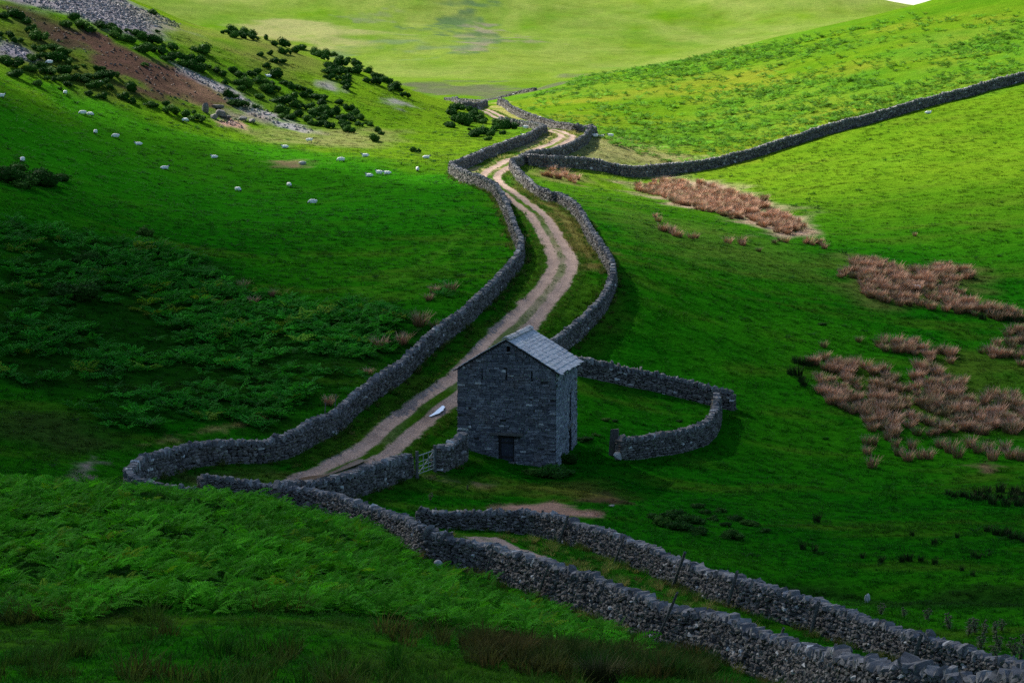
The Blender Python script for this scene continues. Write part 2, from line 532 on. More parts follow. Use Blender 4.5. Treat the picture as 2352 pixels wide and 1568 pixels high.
patch([(-60, 210), (150, 200), (260, 225), (420, 285), (640, 335), (860, 365), (1030, 415), (1110, 455), (1150, 520), (900, 540), (400, 540), (-60, 520)], (.012, .125, .003), 5, .72)  # left field in shade: its deeper green is painted into the turf
# trodden sheep paths and olive ground under the gorse
patch([(600, 745), (760, 690), (900, 640), (1020, 570), (1070, 520), (1075, 524), (1026, 578), (905, 649), (764, 698)], (.045, .17, .008), .6, .7)
patch([(780, 700), (930, 640), (1060, 590), (1110, 560), (1112, 565), (1060, 597), (934, 648)], (.045, .17, .008), .5, .6)
patch([(0, 70), (60, 20), (150, 70), (260, 160), (330, 200), (420, 250), (400, 262), (250, 215), (100, 165), (0, 150)], (.055, .06, .014), 4, .75)
patch([(330, 70), (420, 110), (560, 170), (640, 205), (760, 270), (860, 305), (780, 300), (620, 250), (500, 190), (380, 120)], (.06, .10, .014), 4, .5)
# small becks and trampled soil on the left
patch([(150, 1106), (180, 1080), (210, 1045), (222, 1048), (205, 1085), (190, 1118)], (.24, .18, .16), .5, .9)
patch([(330, 1022), (450, 992), (610, 956), (612, 962), (450, 1000)], (.20, .18, .06), .5, .8)
patch([(0, 920), (130, 950), (240, 1000), (250, 1040), (120, 1050), (0, 1000)], (.035, .05, .012), 3, .7)
patch([(645, 372), (690, 366), (715, 376), (690, 386), (650, 382)], (.14, .10, .06), 1.5, .9)
# scree and bare earth on the left hill
patch([(40, 0), (290, 0), (300, 20), (400, 62), (330, 70), (240, 68), (160, 35), (100, 20)], (.17, .16, .175), 3, 1)
patch(c13([(250, 40), (700, 0), (1000, 90), (1150, 160), (900, 190), (640, 150), (420, 90)]), (.19, .175, .19), 3, 1)
patch(c13([(0, 255), (100, 300), (190, 360), (150, 385), (60, 360), (0, 350)]), (.16, .15, .175), 2, 1)
patch(c13([(0, 0), (60, 0), (200, 90), (380, 190), (440, 250), (420, 300), (250, 200), (80, 90)]), (.042, .03, .022), 3, .95)
patch(c13([(440, 205), (620, 215), (720, 270), (900, 350), (1130, 430), (1280, 500), (1400, 570), (1420, 640), (1300, 670), (1080, 665), (930, 600), (800, 520), (650, 430), (500, 340), (440, 270)]), (.062, .038, .028), 2, 1)
patch(c13([(1130, 560), (1300, 520), (1410, 590), (1400, 650), (1250, 660)]), (.15, .095, .06), 2.5, .7)
patch(c13([(1120, 410), (1300, 490), (1440, 560), (1600, 640), (1720, 730), (1850, 790), (2050, 850), (1960, 860), (1700, 780), (1560, 690), (1400, 580), (1200, 490)]), (.24, .225, .235), 1.5, .95)
patch(c13([(1380, 770), (1470, 760), (1560, 800), (1540, 815), (1400, 805)]), (.34, .21, .16), 1.0, 1)
patch(c13([(1400, 700), (1560, 690), (1720, 740), (1700, 790), (1560, 770), (1420, 740)]), (.19, .155, .13), 2.5, .8)
patch(c13([(2060, 530), (2130, 520), (2180, 580), (2100, 590)]), (.20, .185, .19), 1.5, .9)
patch([(885, 234), (905, 228), (925, 236), (910, 244)], (.2, .19, .2), 1.5, .9)
patch(c13([(1100, 150), (1180, 160), (1600, 160), (1800, 250), (2100, 330), (2000, 400), (1500, 300), (1200, 240)]), (.16, .155, .045), 6, .5)
patch(c13([(1380, 300), (1900, 330), (2050, 430), (1900, 480), (1600, 400)]), (.13, .11, .04), 5, .5)
patch(c13([(1750, 860), (2352, 830), (2352, 940), (2000, 940)]), (.21, .20, .08), 4, .7)
# pale and rushy ground right of the lane
patch([(1290, 340), (1420, 322), (1540, 335), (1590, 365), (1560, 385), (1420, 392), (1330, 378)], (.21, .20, .085), 4, .8)
patch([(1220, 392), (1290, 388), (1340, 405), (1330, 425), (1250, 415)], (.15, .14, .05), 2, .7)
patch([(1400, 500), (1480, 490), (1800, 590), (1950, 640), (2100, 690), (1900, 660), (1600, 580)], (.075, .13, .018), 5, .5)
patch([(1455, 425), (1530, 405), (1640, 430), (1720, 455), (1800, 490), (1845, 525), (1820, 545), (1700, 510), (1560, 470)], (.36, .25, .19), 2.5, .85)
patch(c13([(880, 830), (1280, 870), (1400, 900), (1600, 950), (1850, 800), (2352, 690), (2352, 1330), (1900, 1310), (1300, 1270), (1000, 1050)], 1505, 517), (.06, .085, .012), 3, .6)
patch(c13([(1230, 290), (1300, 220), (1700, 280), (2050, 290), (1960, 400), (2300, 560), (1900, 570), (1400, 500)], 1505, 517), (.10, .095, .03), 2.5, .6)
# the far hill: heather, dead bracken and rough pasture
patch(c13([(620, 170), (860, 60), (900, 5), (940, 10), (950, 150), (1020, 220), (1040, 260), (940, 320), (880, 340), (850, 330), (930, 220), (850, 190), (700, 230)], 752.6), (.05, .095, .045), 4, .8, 2.2)
patch(c13([(960, 150), (1030, 230), (1040, 265), (920, 330), (870, 335), (990, 250), (940, 170)], 752.6), (.16, .15, .10), 4, .9, 2)
patch(c13([(230, 110), (330, 70), (370, 80), (340, 110), (250, 130)], 752.6), (.13, .145, .09), 4, .55, 2.5)
patch(c13([(300, 330), (600, 250), (860, 300), (700, 370), (450, 390)], 752.6), (.10, .145, .065), 7, .75, 2.5)
patch(c13([(1220, 240), (1290, 236), (1360, 255), (1330, 268), (1240, 260)], 752.6), (.17, .15, .10), 4, .8, 2)
patch(c13([(440, 528), (700, 524), (1100, 530), (1480, 535), (1380, 590), (900, 610), (660, 610)], 752.6), (.085, .10, .05), 4, 1, 1.6)
patch(c13([(1520, 475), (1600, 480), (1620, 495), (1540, 490)], 752.6), (.10, .10, .07), 4, .8)
patch([(500, 60), (650, 40), (800, 90), (760, 120), (620, 90)], (.24, .23, .10), 12, .7, 1.6)

BRACKEN_HILL = [
    poly_w([(1395, 330), (1440, 275), (1600, 215), (1850, 175), (2050, 190), (2200, 150), (2352, 140), (2352, 172), (1940, 280), (1700, 345), (1590, 378), (1520, 335)]),
    poly_w([(1190, 228), (1300, 196), (1500, 150), (1700, 118), (1900, 82), (2080, 38), (2140, 30), (2000, 90), (1780, 140), (1500, 185), (1330, 215)]),
    poly_w([(2150, 110), (2352, 60), (2352, 110), (2200, 140)]),
]
BRACKEN_MID = poly_w([(0, 515), (170, 520), (350, 555), (470, 600), (560, 660), (700, 690), (860, 700), (920, 728), (880, 800), (780, 860), (720, 935), (600, 975), (400, 975), (240, 985), (120, 900), (0, 850)])
_fb = poly_w([(0, 1440), (200, 1430), (350, 1412), (600, 1402), (850, 1420), (1050, 1452), (1200, 1470), (1380, 1500), (1470, 1495), (1400, 1452), (1300, 1412), (1239, 1390), (1120, 1350), (1005, 1315), (930, 1285)])
BRACKEN_NEAR = np.r_[_fb, np.array([(-7.5, 106.5), (-11, 102), (-14, 98), (-19, 96), (-30, 96), (-30, 60)])]

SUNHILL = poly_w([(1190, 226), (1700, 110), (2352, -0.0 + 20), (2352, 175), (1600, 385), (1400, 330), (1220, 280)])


def ground_col(x, Y):
    x = np.asarray(x, float); Y = np.asarray(Y, float)
    r = np.hypot(x, Y)
    a = fbm(x / 22, Y / 22, 11, 4); b = fbm(x / 4.5, Y / 4.5, 15, 3); c = fbm(x / 60 + Y / 200, Y / 45, 21, 4)
    deep_green = np.array((.007, .098, .0022)); mid = np.array((.018, .125, .003)); yel = np.array((.105, .185, .008)); pale = np.array((.175, .215, .05))
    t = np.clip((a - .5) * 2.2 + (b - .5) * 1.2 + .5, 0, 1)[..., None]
    col = deep_green * (1 - t) + mid * t
    # sunlit upper pasture: the sun's yellower tone is painted into the turf
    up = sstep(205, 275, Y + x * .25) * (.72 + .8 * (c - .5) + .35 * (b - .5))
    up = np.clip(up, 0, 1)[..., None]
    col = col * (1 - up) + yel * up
    far = (sstep(440, 640, r) * np.clip(.5 + 1.3 * (fbm(x / 55, Y / 150, 33, 4) - .5) + .9 * (fbm(x / 14, Y / 40, 31, 3) - .5), 0, 1))[..., None]  # haze on the far hill, painted in as paler turf
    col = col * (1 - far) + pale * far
    # browner thin turf in streaks
    d = (np.clip(fbm(x / 9, Y / 3.2, 35, 4) - .56, 0, 1) * 1.6)[..., None].clip(0, .35)
    col = col * (1 - d) + np.array((.075, .105, .012)) * d
    # front bank: rank dark sedge and yellow bents
    fg = (sstep(66, 58, Y + x * .0) * np.clip(.0 + 1.3 * (fbm(x / 5, Y / 5, 37, 4) - .45), 0, .6))[..., None]
    col = col * (1 - fg) + np.array((.06, .075, .012)) * fg
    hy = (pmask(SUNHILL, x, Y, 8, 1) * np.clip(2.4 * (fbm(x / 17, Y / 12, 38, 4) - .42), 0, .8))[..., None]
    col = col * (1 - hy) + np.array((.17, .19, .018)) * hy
    for poly in BRACKEN_HILL:
        m = pmask(poly, x, Y, 12, 1.8, 3)[..., None] * .42
        col = col * (1 - m) + np.array((.05, .165, .012)) * m
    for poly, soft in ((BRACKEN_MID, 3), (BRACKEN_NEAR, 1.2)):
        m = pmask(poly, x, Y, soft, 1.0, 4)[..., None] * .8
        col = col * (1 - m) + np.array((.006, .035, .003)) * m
    for poly, cc, soft, k, sd in PATCH:
        m = pmask(poly, x, Y, soft, WOB[sd], sd)
        if WOB[sd] > 1.5: m = m * np.clip(.25 + 1.5 * fbm(x / 6, Y / 13, 45 + sd, 3), 0, 1)
        m = (m * k)[..., None]
        col = col * (1 - m) + cc * m
    return col


# ------------------------------------------------------------------ ground sheets
def ground():
    ang = np.r_[np.linspace(-180, -40, 24)[:-1], np.linspace(-40, -15.5, 50)[:-1], np.linspace(-15.5, 15.5, 640), np.linspace(15.5, 40, 50)[1:], np.linspace(40, 180, 24)[1:]]
    ang = np.radians(ang)
    rr = np.r_[np.linspace(2, 38, 24)[:-1], np.exp(np.linspace(math.log(38), math.log(480), 760))]
    r2 = np.exp(np.linspace(math.log(480), math.log(2600), 300))

    def sheet(name, rs, kind_label):
        A, Rr = np.meshgrid(ang, rs)
        x = Rr * np.sin(A); y = Rr * np.cos(A)
        z = h(x, y)
        nr, na = x.shape
        i = np.arange(nr * na).reshape(nr, na)
        F = np.stack([i[:-1, :-1], i[:-1, 1:], i[1:, 1:], i[1:, :-1]], -1).reshape(-1, 4)[:, ::-1]
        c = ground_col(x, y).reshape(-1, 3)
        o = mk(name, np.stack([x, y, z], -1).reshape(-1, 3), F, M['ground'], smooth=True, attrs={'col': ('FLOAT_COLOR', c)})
        tag(o, kind_label, None, kind='structure')
        return o
    sheet('ground', rr, 'green pasture floor and slopes of the valley')
    sheet('hills', r2, 'pale green fellside closing the head of the valley')


ground()


# ------------------------------------------------------------------ lane
def resample(P, step):
    P = np.asarray(P, float)
    d = np.r_[0, np.cumsum(np.linalg.norm(np.diff(P, axis=0), axis=1))]
    n = max(2, int(d[-1] / step) + 1)
    s = np.linspace(0, d[-1], n)
    return np.stack([np.interp(s, d, P[:, k]) for k in range(P.shape[1])], 1)


def catmull(P, n=8):
    P = np.asarray(P, float)
    Q = np.r_[[2 * P[0] - P[1]], P, [2 * P[-1] - P[-2]]]
    out = []
    for i in range(1, len(Q) - 2):
        p0, p1, p2, p3 = Q[i - 1:i + 3]
        for t in np.linspace(0, 1, n, endpoint=False):
            out.append(.5 * ((2 * p1) + (-p0 + p2) * t + (2 * p0 - 5 * p1 + 4 * p2 - p3) * t * t + (-p0 + 3 * p1 - 3 * p2 + p3) * t ** 3))
    out.append(Q[-2])
    return np.array(out)


def track_sheet(name, Lw, Rw, label, widen, lift, gravel, centre_green, seed, minw=0):
    both = catmull(np.c_[Lw, Rw], 10)
    # even spacing along the middle
    mid = (both[:, :2] + both[:, 2:]) / 2
    d = np.r_[0, np.cumsum(np.linalg.norm(np.diff(mid, axis=0), axis=1))]
    s = np.arange(0, d[-1], .45)
    B = np.stack([np.interp(s, d, both[:, k]) for k in range(4)], 1)
    # smooth the widths: the far bends were read from few pixels
    k = np.ones(9) / 9
    Bp = np.pad(B, ((4, 4), (0, 0)), 'edge')
    B = np.stack([np.convolve(Bp[:, i], k, 'valid') for i in range(4)], 1)
    m = (B[:, :2] + B[:, 2:]) / 2; t = np.gradient(m, axis=0); t /= np.linalg.norm(t, axis=1)[:, None] + 1e-9
    nrm = np.c_[t[:, 1], -t[:, 0]]
    half = np.clip(np.abs(((B[:, 2:] - B[:, :2]) * nrm).sum(1)) / 2, minw, 2.4)
    kk = np.ones(31) / 31
    half = np.convolve(np.pad(half, 15, 'edge'), kk, 'valid')
    uu = np.linspace(-1, 1, 33)
    off = (half + widen)[:, None] * uu
    x = m[:, :1] + nrm[:, :1] * off; y = m[:, 1:] + nrm[:, 1:] * off
    e = np.abs(off) / half[:, None]                       # 1 at the gravel edge
    e = e + (vnoise(x / 1.4, y / 1.4, seed) - .5) * .24 + (vnoise(x / .5, y / .5, seed + 1) - .5) * .16
    g = sstep(1.04, .94, e)                               # gravel
    cen = sstep(.27, .19, np.abs(off) / half[:, None] + (vnoise(x / 1.6, y / 1.6, seed + 2) - .5) * .16) * np.clip(centre_green(s)[:, None] + (vnoise(x / 3, y / 3, seed + 3) - .5) * .5, 0, 1)
    g = g * (1 - cen)
    rut = np.exp(-((np.abs(off) / half[:, None] - .6) / .25) ** 2) * .05
    z = h(x, y) + lift - rut * .8
    n = fbm(x / 1.8, y / 1.8, seed + 5, 3)[..., None]
    gc = np.array(gravel) * (.8 + .45 * n)
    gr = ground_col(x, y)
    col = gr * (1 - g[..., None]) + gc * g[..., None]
    z = z - np.where(np.abs(uu)[None] > .97, .05, 0)
    nr, na = x.shape
    i = np.arange(nr * na).reshape(nr, na)
    F = np.stack([i[:-1, :-1], i[:-1, 1:], i[1:, 1:], i[1:, :-1]], -1).reshape(-1, 4)
    o = mk(name, np.stack([x, y, z], -1).reshape(-1, 3), F, M['track'], smooth=True, attrs={'col': ('FLOAT_COLOR', col.reshape(-1, 3))})
    tag(o, label, None, kind='structure')
    return m, half


TRK_M, TRK_H = track_sheet('track', TL, TR, 'rutted gravel farm track winding up the valley between walls', .8, .05, (.36, .265, .215), lambda s: .95 - .55 * np.exp(-((s - 78) / 22) ** 2), 70, 1.25)
LL = poly_w(LANE_L); LR = poly_w(LANE_R)
LANE_M, LANE_H = track_sheet('lane', LL, LR, 'short gravel lane between the two nearest walls', .3, .05, (.30, .235, .20), lambda s: np.clip(.2 + .0 * s, 0, 1), 80, .9)


def puddle(px, py, ln, wd, mat, ang, label, seed):
    c = at(px, py)
    a = np.linspace(0, 2 * math.pi, 40, endpoint=False)
    rr_ = 1 + (vnoise(np.cos(a) * 1.3 + 5, np.sin(a) * 1.3, seed) - .5) * .3 + (vnoise(np.cos(a) * 4 + 5, np.sin(a) * 4, seed + 1) - .5) * .22
    lx = np.cos(a) * ln * rr_; ly = np.sin(a) * wd * rr_
    x = c[0] + lx * math.sin(ang) + ly * math.cos(ang); y = c[1] + lx * math.cos(ang) - ly * math.sin(ang)
    z0 = h(np.array([c[0] + math.sin(ang), c[0] - math.sin(ang)]), np.array([c[1] + math.cos(ang), c[1] - math.cos(ang)]))
    gx = (z0[0] - z0[1]) / 2
    z = c[2] + gx * lx + .022
    V = np.r_[np.c_[x, y, z], [[c[0], c[1], c[2] + .022]]]
    F = np.array([(i, (i + 1) % 40, 40) for i in range(40)])[:, ::-1]
    o = mk('puddle', V - [c[0], c[1], c[2]], F, mat, loc=tuple(c))
    tag(o, label, None, kind='structure')


puddle(1002, 944, 1.2, .36, M['water'], .32, 'bright rain puddle in the right wheel rut beside the barn', 3)
puddle(757, 1083, 4.0, .55, M['mudwater'], .5, 'long brown muddy puddle at the lower end of the track', 9)

# ------------------------------------------------------------------ dry stone walls
def _stone_templates(k, rnd, jit, seed):
    r = np.random.default_rng(seed)
    g = np.array([(x, y, z) for x in (-1, 0, 1) for y in (-1, 0, 1) for z in (-1, 0, 1) if (x, y, z) != (0, 0, 0)], float)
    idx = {tuple(v.astype(int)): i for i, v in enumerate(g)}
    F = []
    for ax in range(3):
        for s in (-1, 1):
            o = [a for a in range(3) if a != ax]
            for u in (-1, 0):
                for v in (-1, 0):
                    q = []
                    for du, dv in ((0, 0), (1, 0), (1, 1), (0, 1)):
                        p = [0, 0, 0]; p[ax] = s; p[o[0]] = u + du; p[o[1]] = v + dv
                        q.append(idx[tuple(p)])
                    a, b, c = g[q[0]], g[q[1]], g[q[2]]
                    if np.dot(np.cross(b - a, c - a), g[q].mean(0)) < 0: q = q[::-1]
                    F.append(q)
    sph = g / np.linalg.norm(g, axis=1)[:, None]
    T = []
    for _ in range(k):
        v = g * (1 - rnd) + sph * rnd * 1.12
        v = v + r.normal(0, jit, v.shape)
        v[:, 0] *= 1 + .25 * r.normal() * g[:, 1] * .5       # wedge shapes
        v[:, 1] *= 1 + .22 * r.normal() * g[:, 0] * .5
        T.append(v)
    return np.array(T), np.array(F)


ST_R, ST_F = _stone_templates(24, .5, .13, 5)      # rubble
ST_B, _ = _stone_templates(24, .12, .045, 6)       # squared blocks
ST_P, _ = _stone_templates(16, .30, .14, 8)        # flat copes


def stones(cen, A, half, T, seed):
    """cen (N,3); A (N,3,3) rows = local axes; half (N,3) -> verts, faces, tint"""
    r = np.random.default_rng(seed)
    n = len(cen)
    t = T[r.integers(0, len(T), n)] * half[:, None, :]
    sg = r.choice([-1, 1], (n, 1, 2)); t[:, :, :1] *= 1
    V = np.einsum('nvk,nkj->nvj', t, A) + cen[:, None, :]
    F = ST_F[None] + (np.arange(n) * 26)[:, None, None]
    tint = np.repeat(np.clip(r.beta(2, 2.4, n) + (r.random(n) > .97) * .5, 0, 1), 26)
    return V.reshape(-1, 3), F.reshape(-1, 4), tint


def rot_about(A, axis, ang):
    """rotate frames A (N,3,3 rows) about their own row 'axis'"""
    o = [a for a in range(3) if a != axis]
    c, s = np.cos(ang)[:, None], np.sin(ang)[:, None]
    B = A.copy()
    B[:, o[0]] = A[:, o[0]] * c + A[:, o[1]] * s
    B[:, o[1]] = -A[:, o[0]] * s + A[:, o[1]] * c
    return B


WALL_PATHS = []


def wall(label, path, H=1.45, ln=(.22, .5), rh=.17, tb=.60, tt=.36, seed=0, cope=True, curve=True, world=False, rough=1.0, dip=None, endfall=(0, 0), group=None, cope_h=.17, back=0.0, prof=None):
    r = np.random.default_rng(1000 + seed)
    P = np.array(path, float) if world else np.array([p[1:] if p[0] == 'w' else at(*p)[:2] for p in path], float)
    if curve and len(P) > 2: P = catmull(P, 8)
    P = resample(P, .15)
    if back:                                    # the path was traced along the foot of the near face
        t = np.gradient(P, axis=0); t /= np.linalg.norm(t, axis=1)[:, None] + 1e-9
        q = np.c_[t[:, 1], -t[:, 0]]; q *= np.sign((q * P).sum())
        k9 = np.ones(25) / 25
        q = np.stack([np.convolve(np.pad(q[:, i], 12, 'edge'), k9, 'valid') for i in range(2)], 1)
        P = P + q * back
    WALL_PATHS.append(P)
    d = np.r_[0, np.cumsum(np.linalg.norm(np.diff(P, axis=0), axis=1))]
    tot = d[-1]
    Tn = np.gradient(P, axis=0); Tn /= np.linalg.norm(Tn, axis=1)[:, None] + 1e-9
    gz = h(P[:, 0], P[:, 1])
    kk = np.ones(9) / 9
    gz = np.convolve(np.pad(gz, 4, 'edge'), kk, 'valid')
    hs = H * (1 + .14 * rough * (vnoise(d / 3.5, d * 0 + seed, 50) - .5) + .10 * rough * (vnoise(d / 1.1, d * 0 + seed, 51) - .5))
    hs *= 1 - endfall[0] * sstep(7, 0, d) - endfall[1] * sstep(tot - 2.5, tot, d)
    if prof: hs *= np.interp(d / tot, [q[0] for q in prof], [q[1] for q in prof])
    if dip:
        for c0, w0, k0 in dip: hs *= 1 - k0 * np.exp(-((d / tot - c0) * tot / w0) ** 2)

    def f(s, arr): return np.interp(s, d, arr)

    def frame(s):
        t = np.c_[f(s, Tn[:, 0]), f(s, Tn[:, 1])]; t /= np.linalg.norm(t, axis=1)[:, None] + 1e-9
        sl = f(s + .3, gz) - f(s - .3, gz)
        ax = np.c_[t, sl / .6]; ax /= np.linalg.norm(ax, axis=1)[:, None]
        out = np.c_[t[:, 1], -t[:, 0], np.zeros(len(s))]
        up = np.cross(ax, out); up *= np.sign(up[:, 2:3])
        return ax, out, up

    org = np.array([P[len(P) // 2, 0], P[len(P) // 2, 1], gz[len(P) // 2]])
    root = empty('drystone_wall', tuple(org))
    tag(root, label, 'wall', group)
    C, A, S = [], [], []
    nrow = max(3, int(round((H - .02) / rh)))
    for side in (-1, 1):
        z = -.12
        for row in range(nrow + 1):
            hh = rh * r.uniform(.8, 1.25) * (1.2 - .35 * row / nrow)
            L = []
            s = r.uniform(-.1, .2)
            while s < tot:
                l = r.uniform(*ln) * (1.1 - .25 * row / nrow); L.append((s, l)); s += l
            L = np.array(L); sm = np.clip(L[:, 0] + L[:, 1] / 2, 0, tot)
            ax, out, up = frame(sm)
            zz = (z + hh / 2) + r.normal(0, .018 * rough, len(sm))
            top = f(sm, hs)
            zs = zz * top / H
            w = (tb + (tt - tb) * np.clip(zz / H, 0, 1)) / 2
            dep = r.uniform(.11, .17, len(sm))
            c = np.c_[np.c_[f(sm, P[:, 0]), f(sm, P[:, 1])], f(sm, gz) + zs] + out * (side * (w - dep * .8 + r.normal(0, .022 * rough, len(sm))))[:, None]
            fr = np.stack([ax, up, out], 1)
            fr = rot_about(fr, 2, r.normal(0, .13 * rough, len(sm))); fr = rot_about(fr, 0, r.normal(0, .12 * rough, len(sm))); fr = rot_about(fr, 1, r.normal(0, .15 * rough, len(sm)))
            sz = np.c_[L[:, 1] / 2 * r.uniform(.86, 1.06, len(sm)), hh / 2 * r.uniform(.82, 1.12, len(sm)) * top / H, dep]
            C.append(c); A.append(fr); S.append(sz)
            z += hh * .95
            if z > H - .06: break
    for e, s0 in ((0, 0.0), (1, tot)):                      # squared ends
        ax, out, up = frame(np.array([s0]))
        for row in range(nrow):
            for q in (-.18, .14):
                zz = (row + .5) * rh * f(s0, hs) / H
                c = np.array([f(s0, P[:, 0]), f(s0, P[:, 1]), f(s0, gz) + zz])[None] + out * q * (1.3 - .5 * row / nrow)
                C.append(c); A.append(np.stack([out, up, ax], 1)); S.append(np.array([[r.uniform(.13, .2), rh * .52, .14]]))
    V, F, tint = stones(np.concatenate(C), np.concatenate(A), np.concatenate(S), ST_R, seed)
    # dark heart of packed rubble
    nn = np.c_[Tn[:, 1], -Tn[:, 0]]
    cs = [(-(tb / 2 - .15), -.3), (-(tt / 2 - .13), None), (tt / 2 - .13, None), (tb / 2 - .15, -.3)]
    ring = []
    for off, zz in cs:
        zc = gz + (zz if zz is not None else 0) + (0 if zz is not None else 1) * (hs - .07)
        ring.append(np.c_[P + nn * off, zc])
    K = np.stack(ring, 1); n = len(P)
    i = np.arange(n * 4).reshape(n, 4)
    Q = np.concatenate([np.stack([i[:-1, k], i[1:, k], i[1:, (k + 1) % 4], i[:-1, (k + 1) % 4]], -1) for k in range(4)] + [i[:1], i[-1:, ::-1]])
    Kv = K.reshape(-1, 3)
    me = mesh_data('stonework', np.r_[V, Kv], np.r_[F, Q + len(V)], M['stone'], False, {'tint': ('FLOAT', np.r_[tint, np.zeros(len(Kv))])}, org)
    me.materials.append(M['core'])
    mi = np.zeros(len(me.polygons), np.int32); mi[len(F):] = 1
    me.polygons.foreach_set('material_index', mi)
    link('stonework', me, root)
    if cope:
        s = []; x = 0.0
        while x < tot - .05:
            w = r.uniform(.11, .26) * (1 if rough < 1.2 else 1.2); s.append((x + w / 2, w)); x += w * .96
        s = np.array(s); sm = s[:, 0]
        ax, out, up = frame(sm)
        ch = cope_h * r.uniform(.7, 1.25, len(sm))
        c = np.c_[f(sm, P[:, 0]), f(sm, P[:, 1]), f(sm, gz) + f(sm, hs) + ch * .45] + out * r.normal(0, .03, len(sm))[:, None]
        fr = np.stack([ax, up, out], 1)
        lean = (.35 if rough < 1.4 else .6) * np.sign(vnoise(sm / 9, sm * 0 + seed, 52) - .5)
        ch = ch * np.where(r.random(len(sm)) > .93, 1.5, 1.0) * (1 if rough < 1.4 else r.uniform(.6, 1.3, len(sm)))
        fr = rot_about(fr, 2, lean + r.normal(0, .26 * rough ** 1.5, len(sm))); fr = rot_about(fr, 1, r.normal(0, .15, len(sm)))
        sz = np.c_[s[:, 1] / 2 * r.uniform(.85, 1.15, len(sm)), ch, r.uniform(.2, .29, len(sm)) * tt / .46]
        V, F, tint = stones(c, fr, sz, ST_P, seed + 500)
        mk('coping', V, F, M['coping'], root, False, {'tint': ('FLOAT', tint)}, org)
    return root


wall('near drystone wall along the foot of the bracken bank, lowest in the picture', [(470, 1142), (560, 1152), (640, 1166), (720, 1178), (817, 1209), (915, 1249), (943, 1274), (1005, 1295), (1120, 1328), (1239, 1371), (1372, 1421), (1473, 1468), (1600, 1508), (1692, 1540), (1800, 1583), (1919, 1632), (2045, 1662), (2225, 1700), (2400, 1730)],
     1.3, (.13, .34), .12, .66, .40, 1, back=.38, rough=1.5, cope_h=.15, prof=[(0, .72), (.2, .8), (.38, .95), (.6, 1.05), (1, 1.0)])
wall('drystone wall on the far side of the short lower lane, set with slanting posts', [(962, 1206), (1000, 1212), (1040, 1215), (1100, 1219), (1220, 1230), (1285, 1248), (1383, 1278), (1465, 1311), (1545, 1346), (1674, 1393), (1793, 1432), (1865, 1454), (2009, 1505), (2099, 1533), (2240, 1575), (2330, 1608), (2420, 1640)],
     1.0, (.13, .34), .12, .66, .40, 2, back=.38, endfall=(.35, 0), rough=1.5, cope_h=.15)
wall('short drystone wall below the track, ending at the steel gate post', [(951, 1093), (897, 1117), (825, 1141), (753, 1160), (690, 1166), (645, 1167)], 1.08, (.18, .42), .15, .75, .48, 3, back=.38, rough=1.2)
wall('stub of drystone wall between the gate and the corner of the barn', [(1004, 1080), (1030, 1071), (1050, 1060), (1062, 1050)], 1.2, (.18, .42), .15, .75, .48, 4, rough=1.2)
wall('long drystone wall on the left of the track, curving round its lower end', [('w', -15.0, 104.6), ('w', -17.0, 104.4), ('w', -18.6, 106.0), (318, 1110), (350, 1099), (396, 1085), (450, 1069), (540, 1061), (612, 1060), (684, 1036), (756, 998), (785, 978), (825, 938), (907, 881), (987, 807), (1077, 737), (1149, 663), (1190, 612), (1196, 578), (1180, 540), (1166, 500), (1152, 470), (1134, 446), (1098, 428), (1070, 420), (1050, 410), (1036, 397)],
     1.02, (.2, .45), .15, .6, .36, 5, rough=1.2)
wall('drystone wall climbing from the left bend of the track to its upper corner', [(1037, 396), (1068, 387), (1101, 373), (1141, 354), (1191, 337), (1225, 322), (1252, 309)], 1.0, (.26, .55), .17, seed=6, curve=False)
wall('sunlit wall behind the juniper clump, meeting the track at its upper corner', [(1253, 308), (1230, 298), (1206, 294), (1176, 290), (1148, 284)], 0.75, (.28, .6), .2, seed=7)
wall('drystone wall on the right of the track, from its narrowest bend down to the barn', [(1175, 390), (1200, 424), (1230, 450), (1268, 468), (1282, 470), (1300, 478), (1332, 508), (1352, 545), (1375, 580), (1402, 625), (1408, 655), (1390, 702), (1350, 752), (1300, 797), (1262, 826)], 1.0, (.2, .45), .15, .6, .36, 8, rough=1.2, dip=[(.28, 2.5, .15)])
wall('humped drystone wall right of the track, between the narrow bend and the upper corner', [(1176, 390), (1200, 378), (1222, 370), (1250, 364), (1280, 360), (1320, 345), (1345, 330), (1367, 310)], 0.98, (.26, .55), .17, seed=9, curve=False)
wall('pale drystone wall edging the top stretch of the track on its right', [(1366, 309), (1353, 306), (1320, 305), (1271, 297), (1231, 283), (1201, 272), (1172, 258), (1146, 241)], 0.9, (.26, .55), .17, seed=10)
wall('long dark drystone wall running up the right slope to the picture edge', [(1213, 380), (1260, 384), (1311, 386), (1383, 393), (1437, 405), (1509, 403), (1595, 394), (1757, 355), (1937, 300), (2171, 235), (2380, 182)], 1.12, (.26, .55), .17, seed=11, rough=.8)
wall('small sunlit wall at the very top of the track, left side', [(1040, 234), (1050, 240), (1062, 247), (1075, 250)], 0.75, (.3, .6), .2, cope_h=.12, seed=12)
wall('dark wall crossing the head of the track', [(1062, 244), (1081, 249), (1100, 249), (1117, 243)], 0.75, (.3, .6), .2, cope_h=.12, seed=13)
FARW = np.c_[np.linspace(-13.5, 4.2, 12), np.linspace(452, 408, 12)]
wall('thin distant wall along the foot of the far fell', FARW, .42, (.5, 1.1), .2, cope_h=.09, seed=14, world=True)
wall('fold wall running straight from the back of the barn to a squared end', [(1322, 862), (1407, 880), (1488, 896), (1551, 911), (1621, 929), (1679, 943)], 1.05, (.2, .5), .14, .6, .38, 15, back=.35, rough=.7, curve=False)
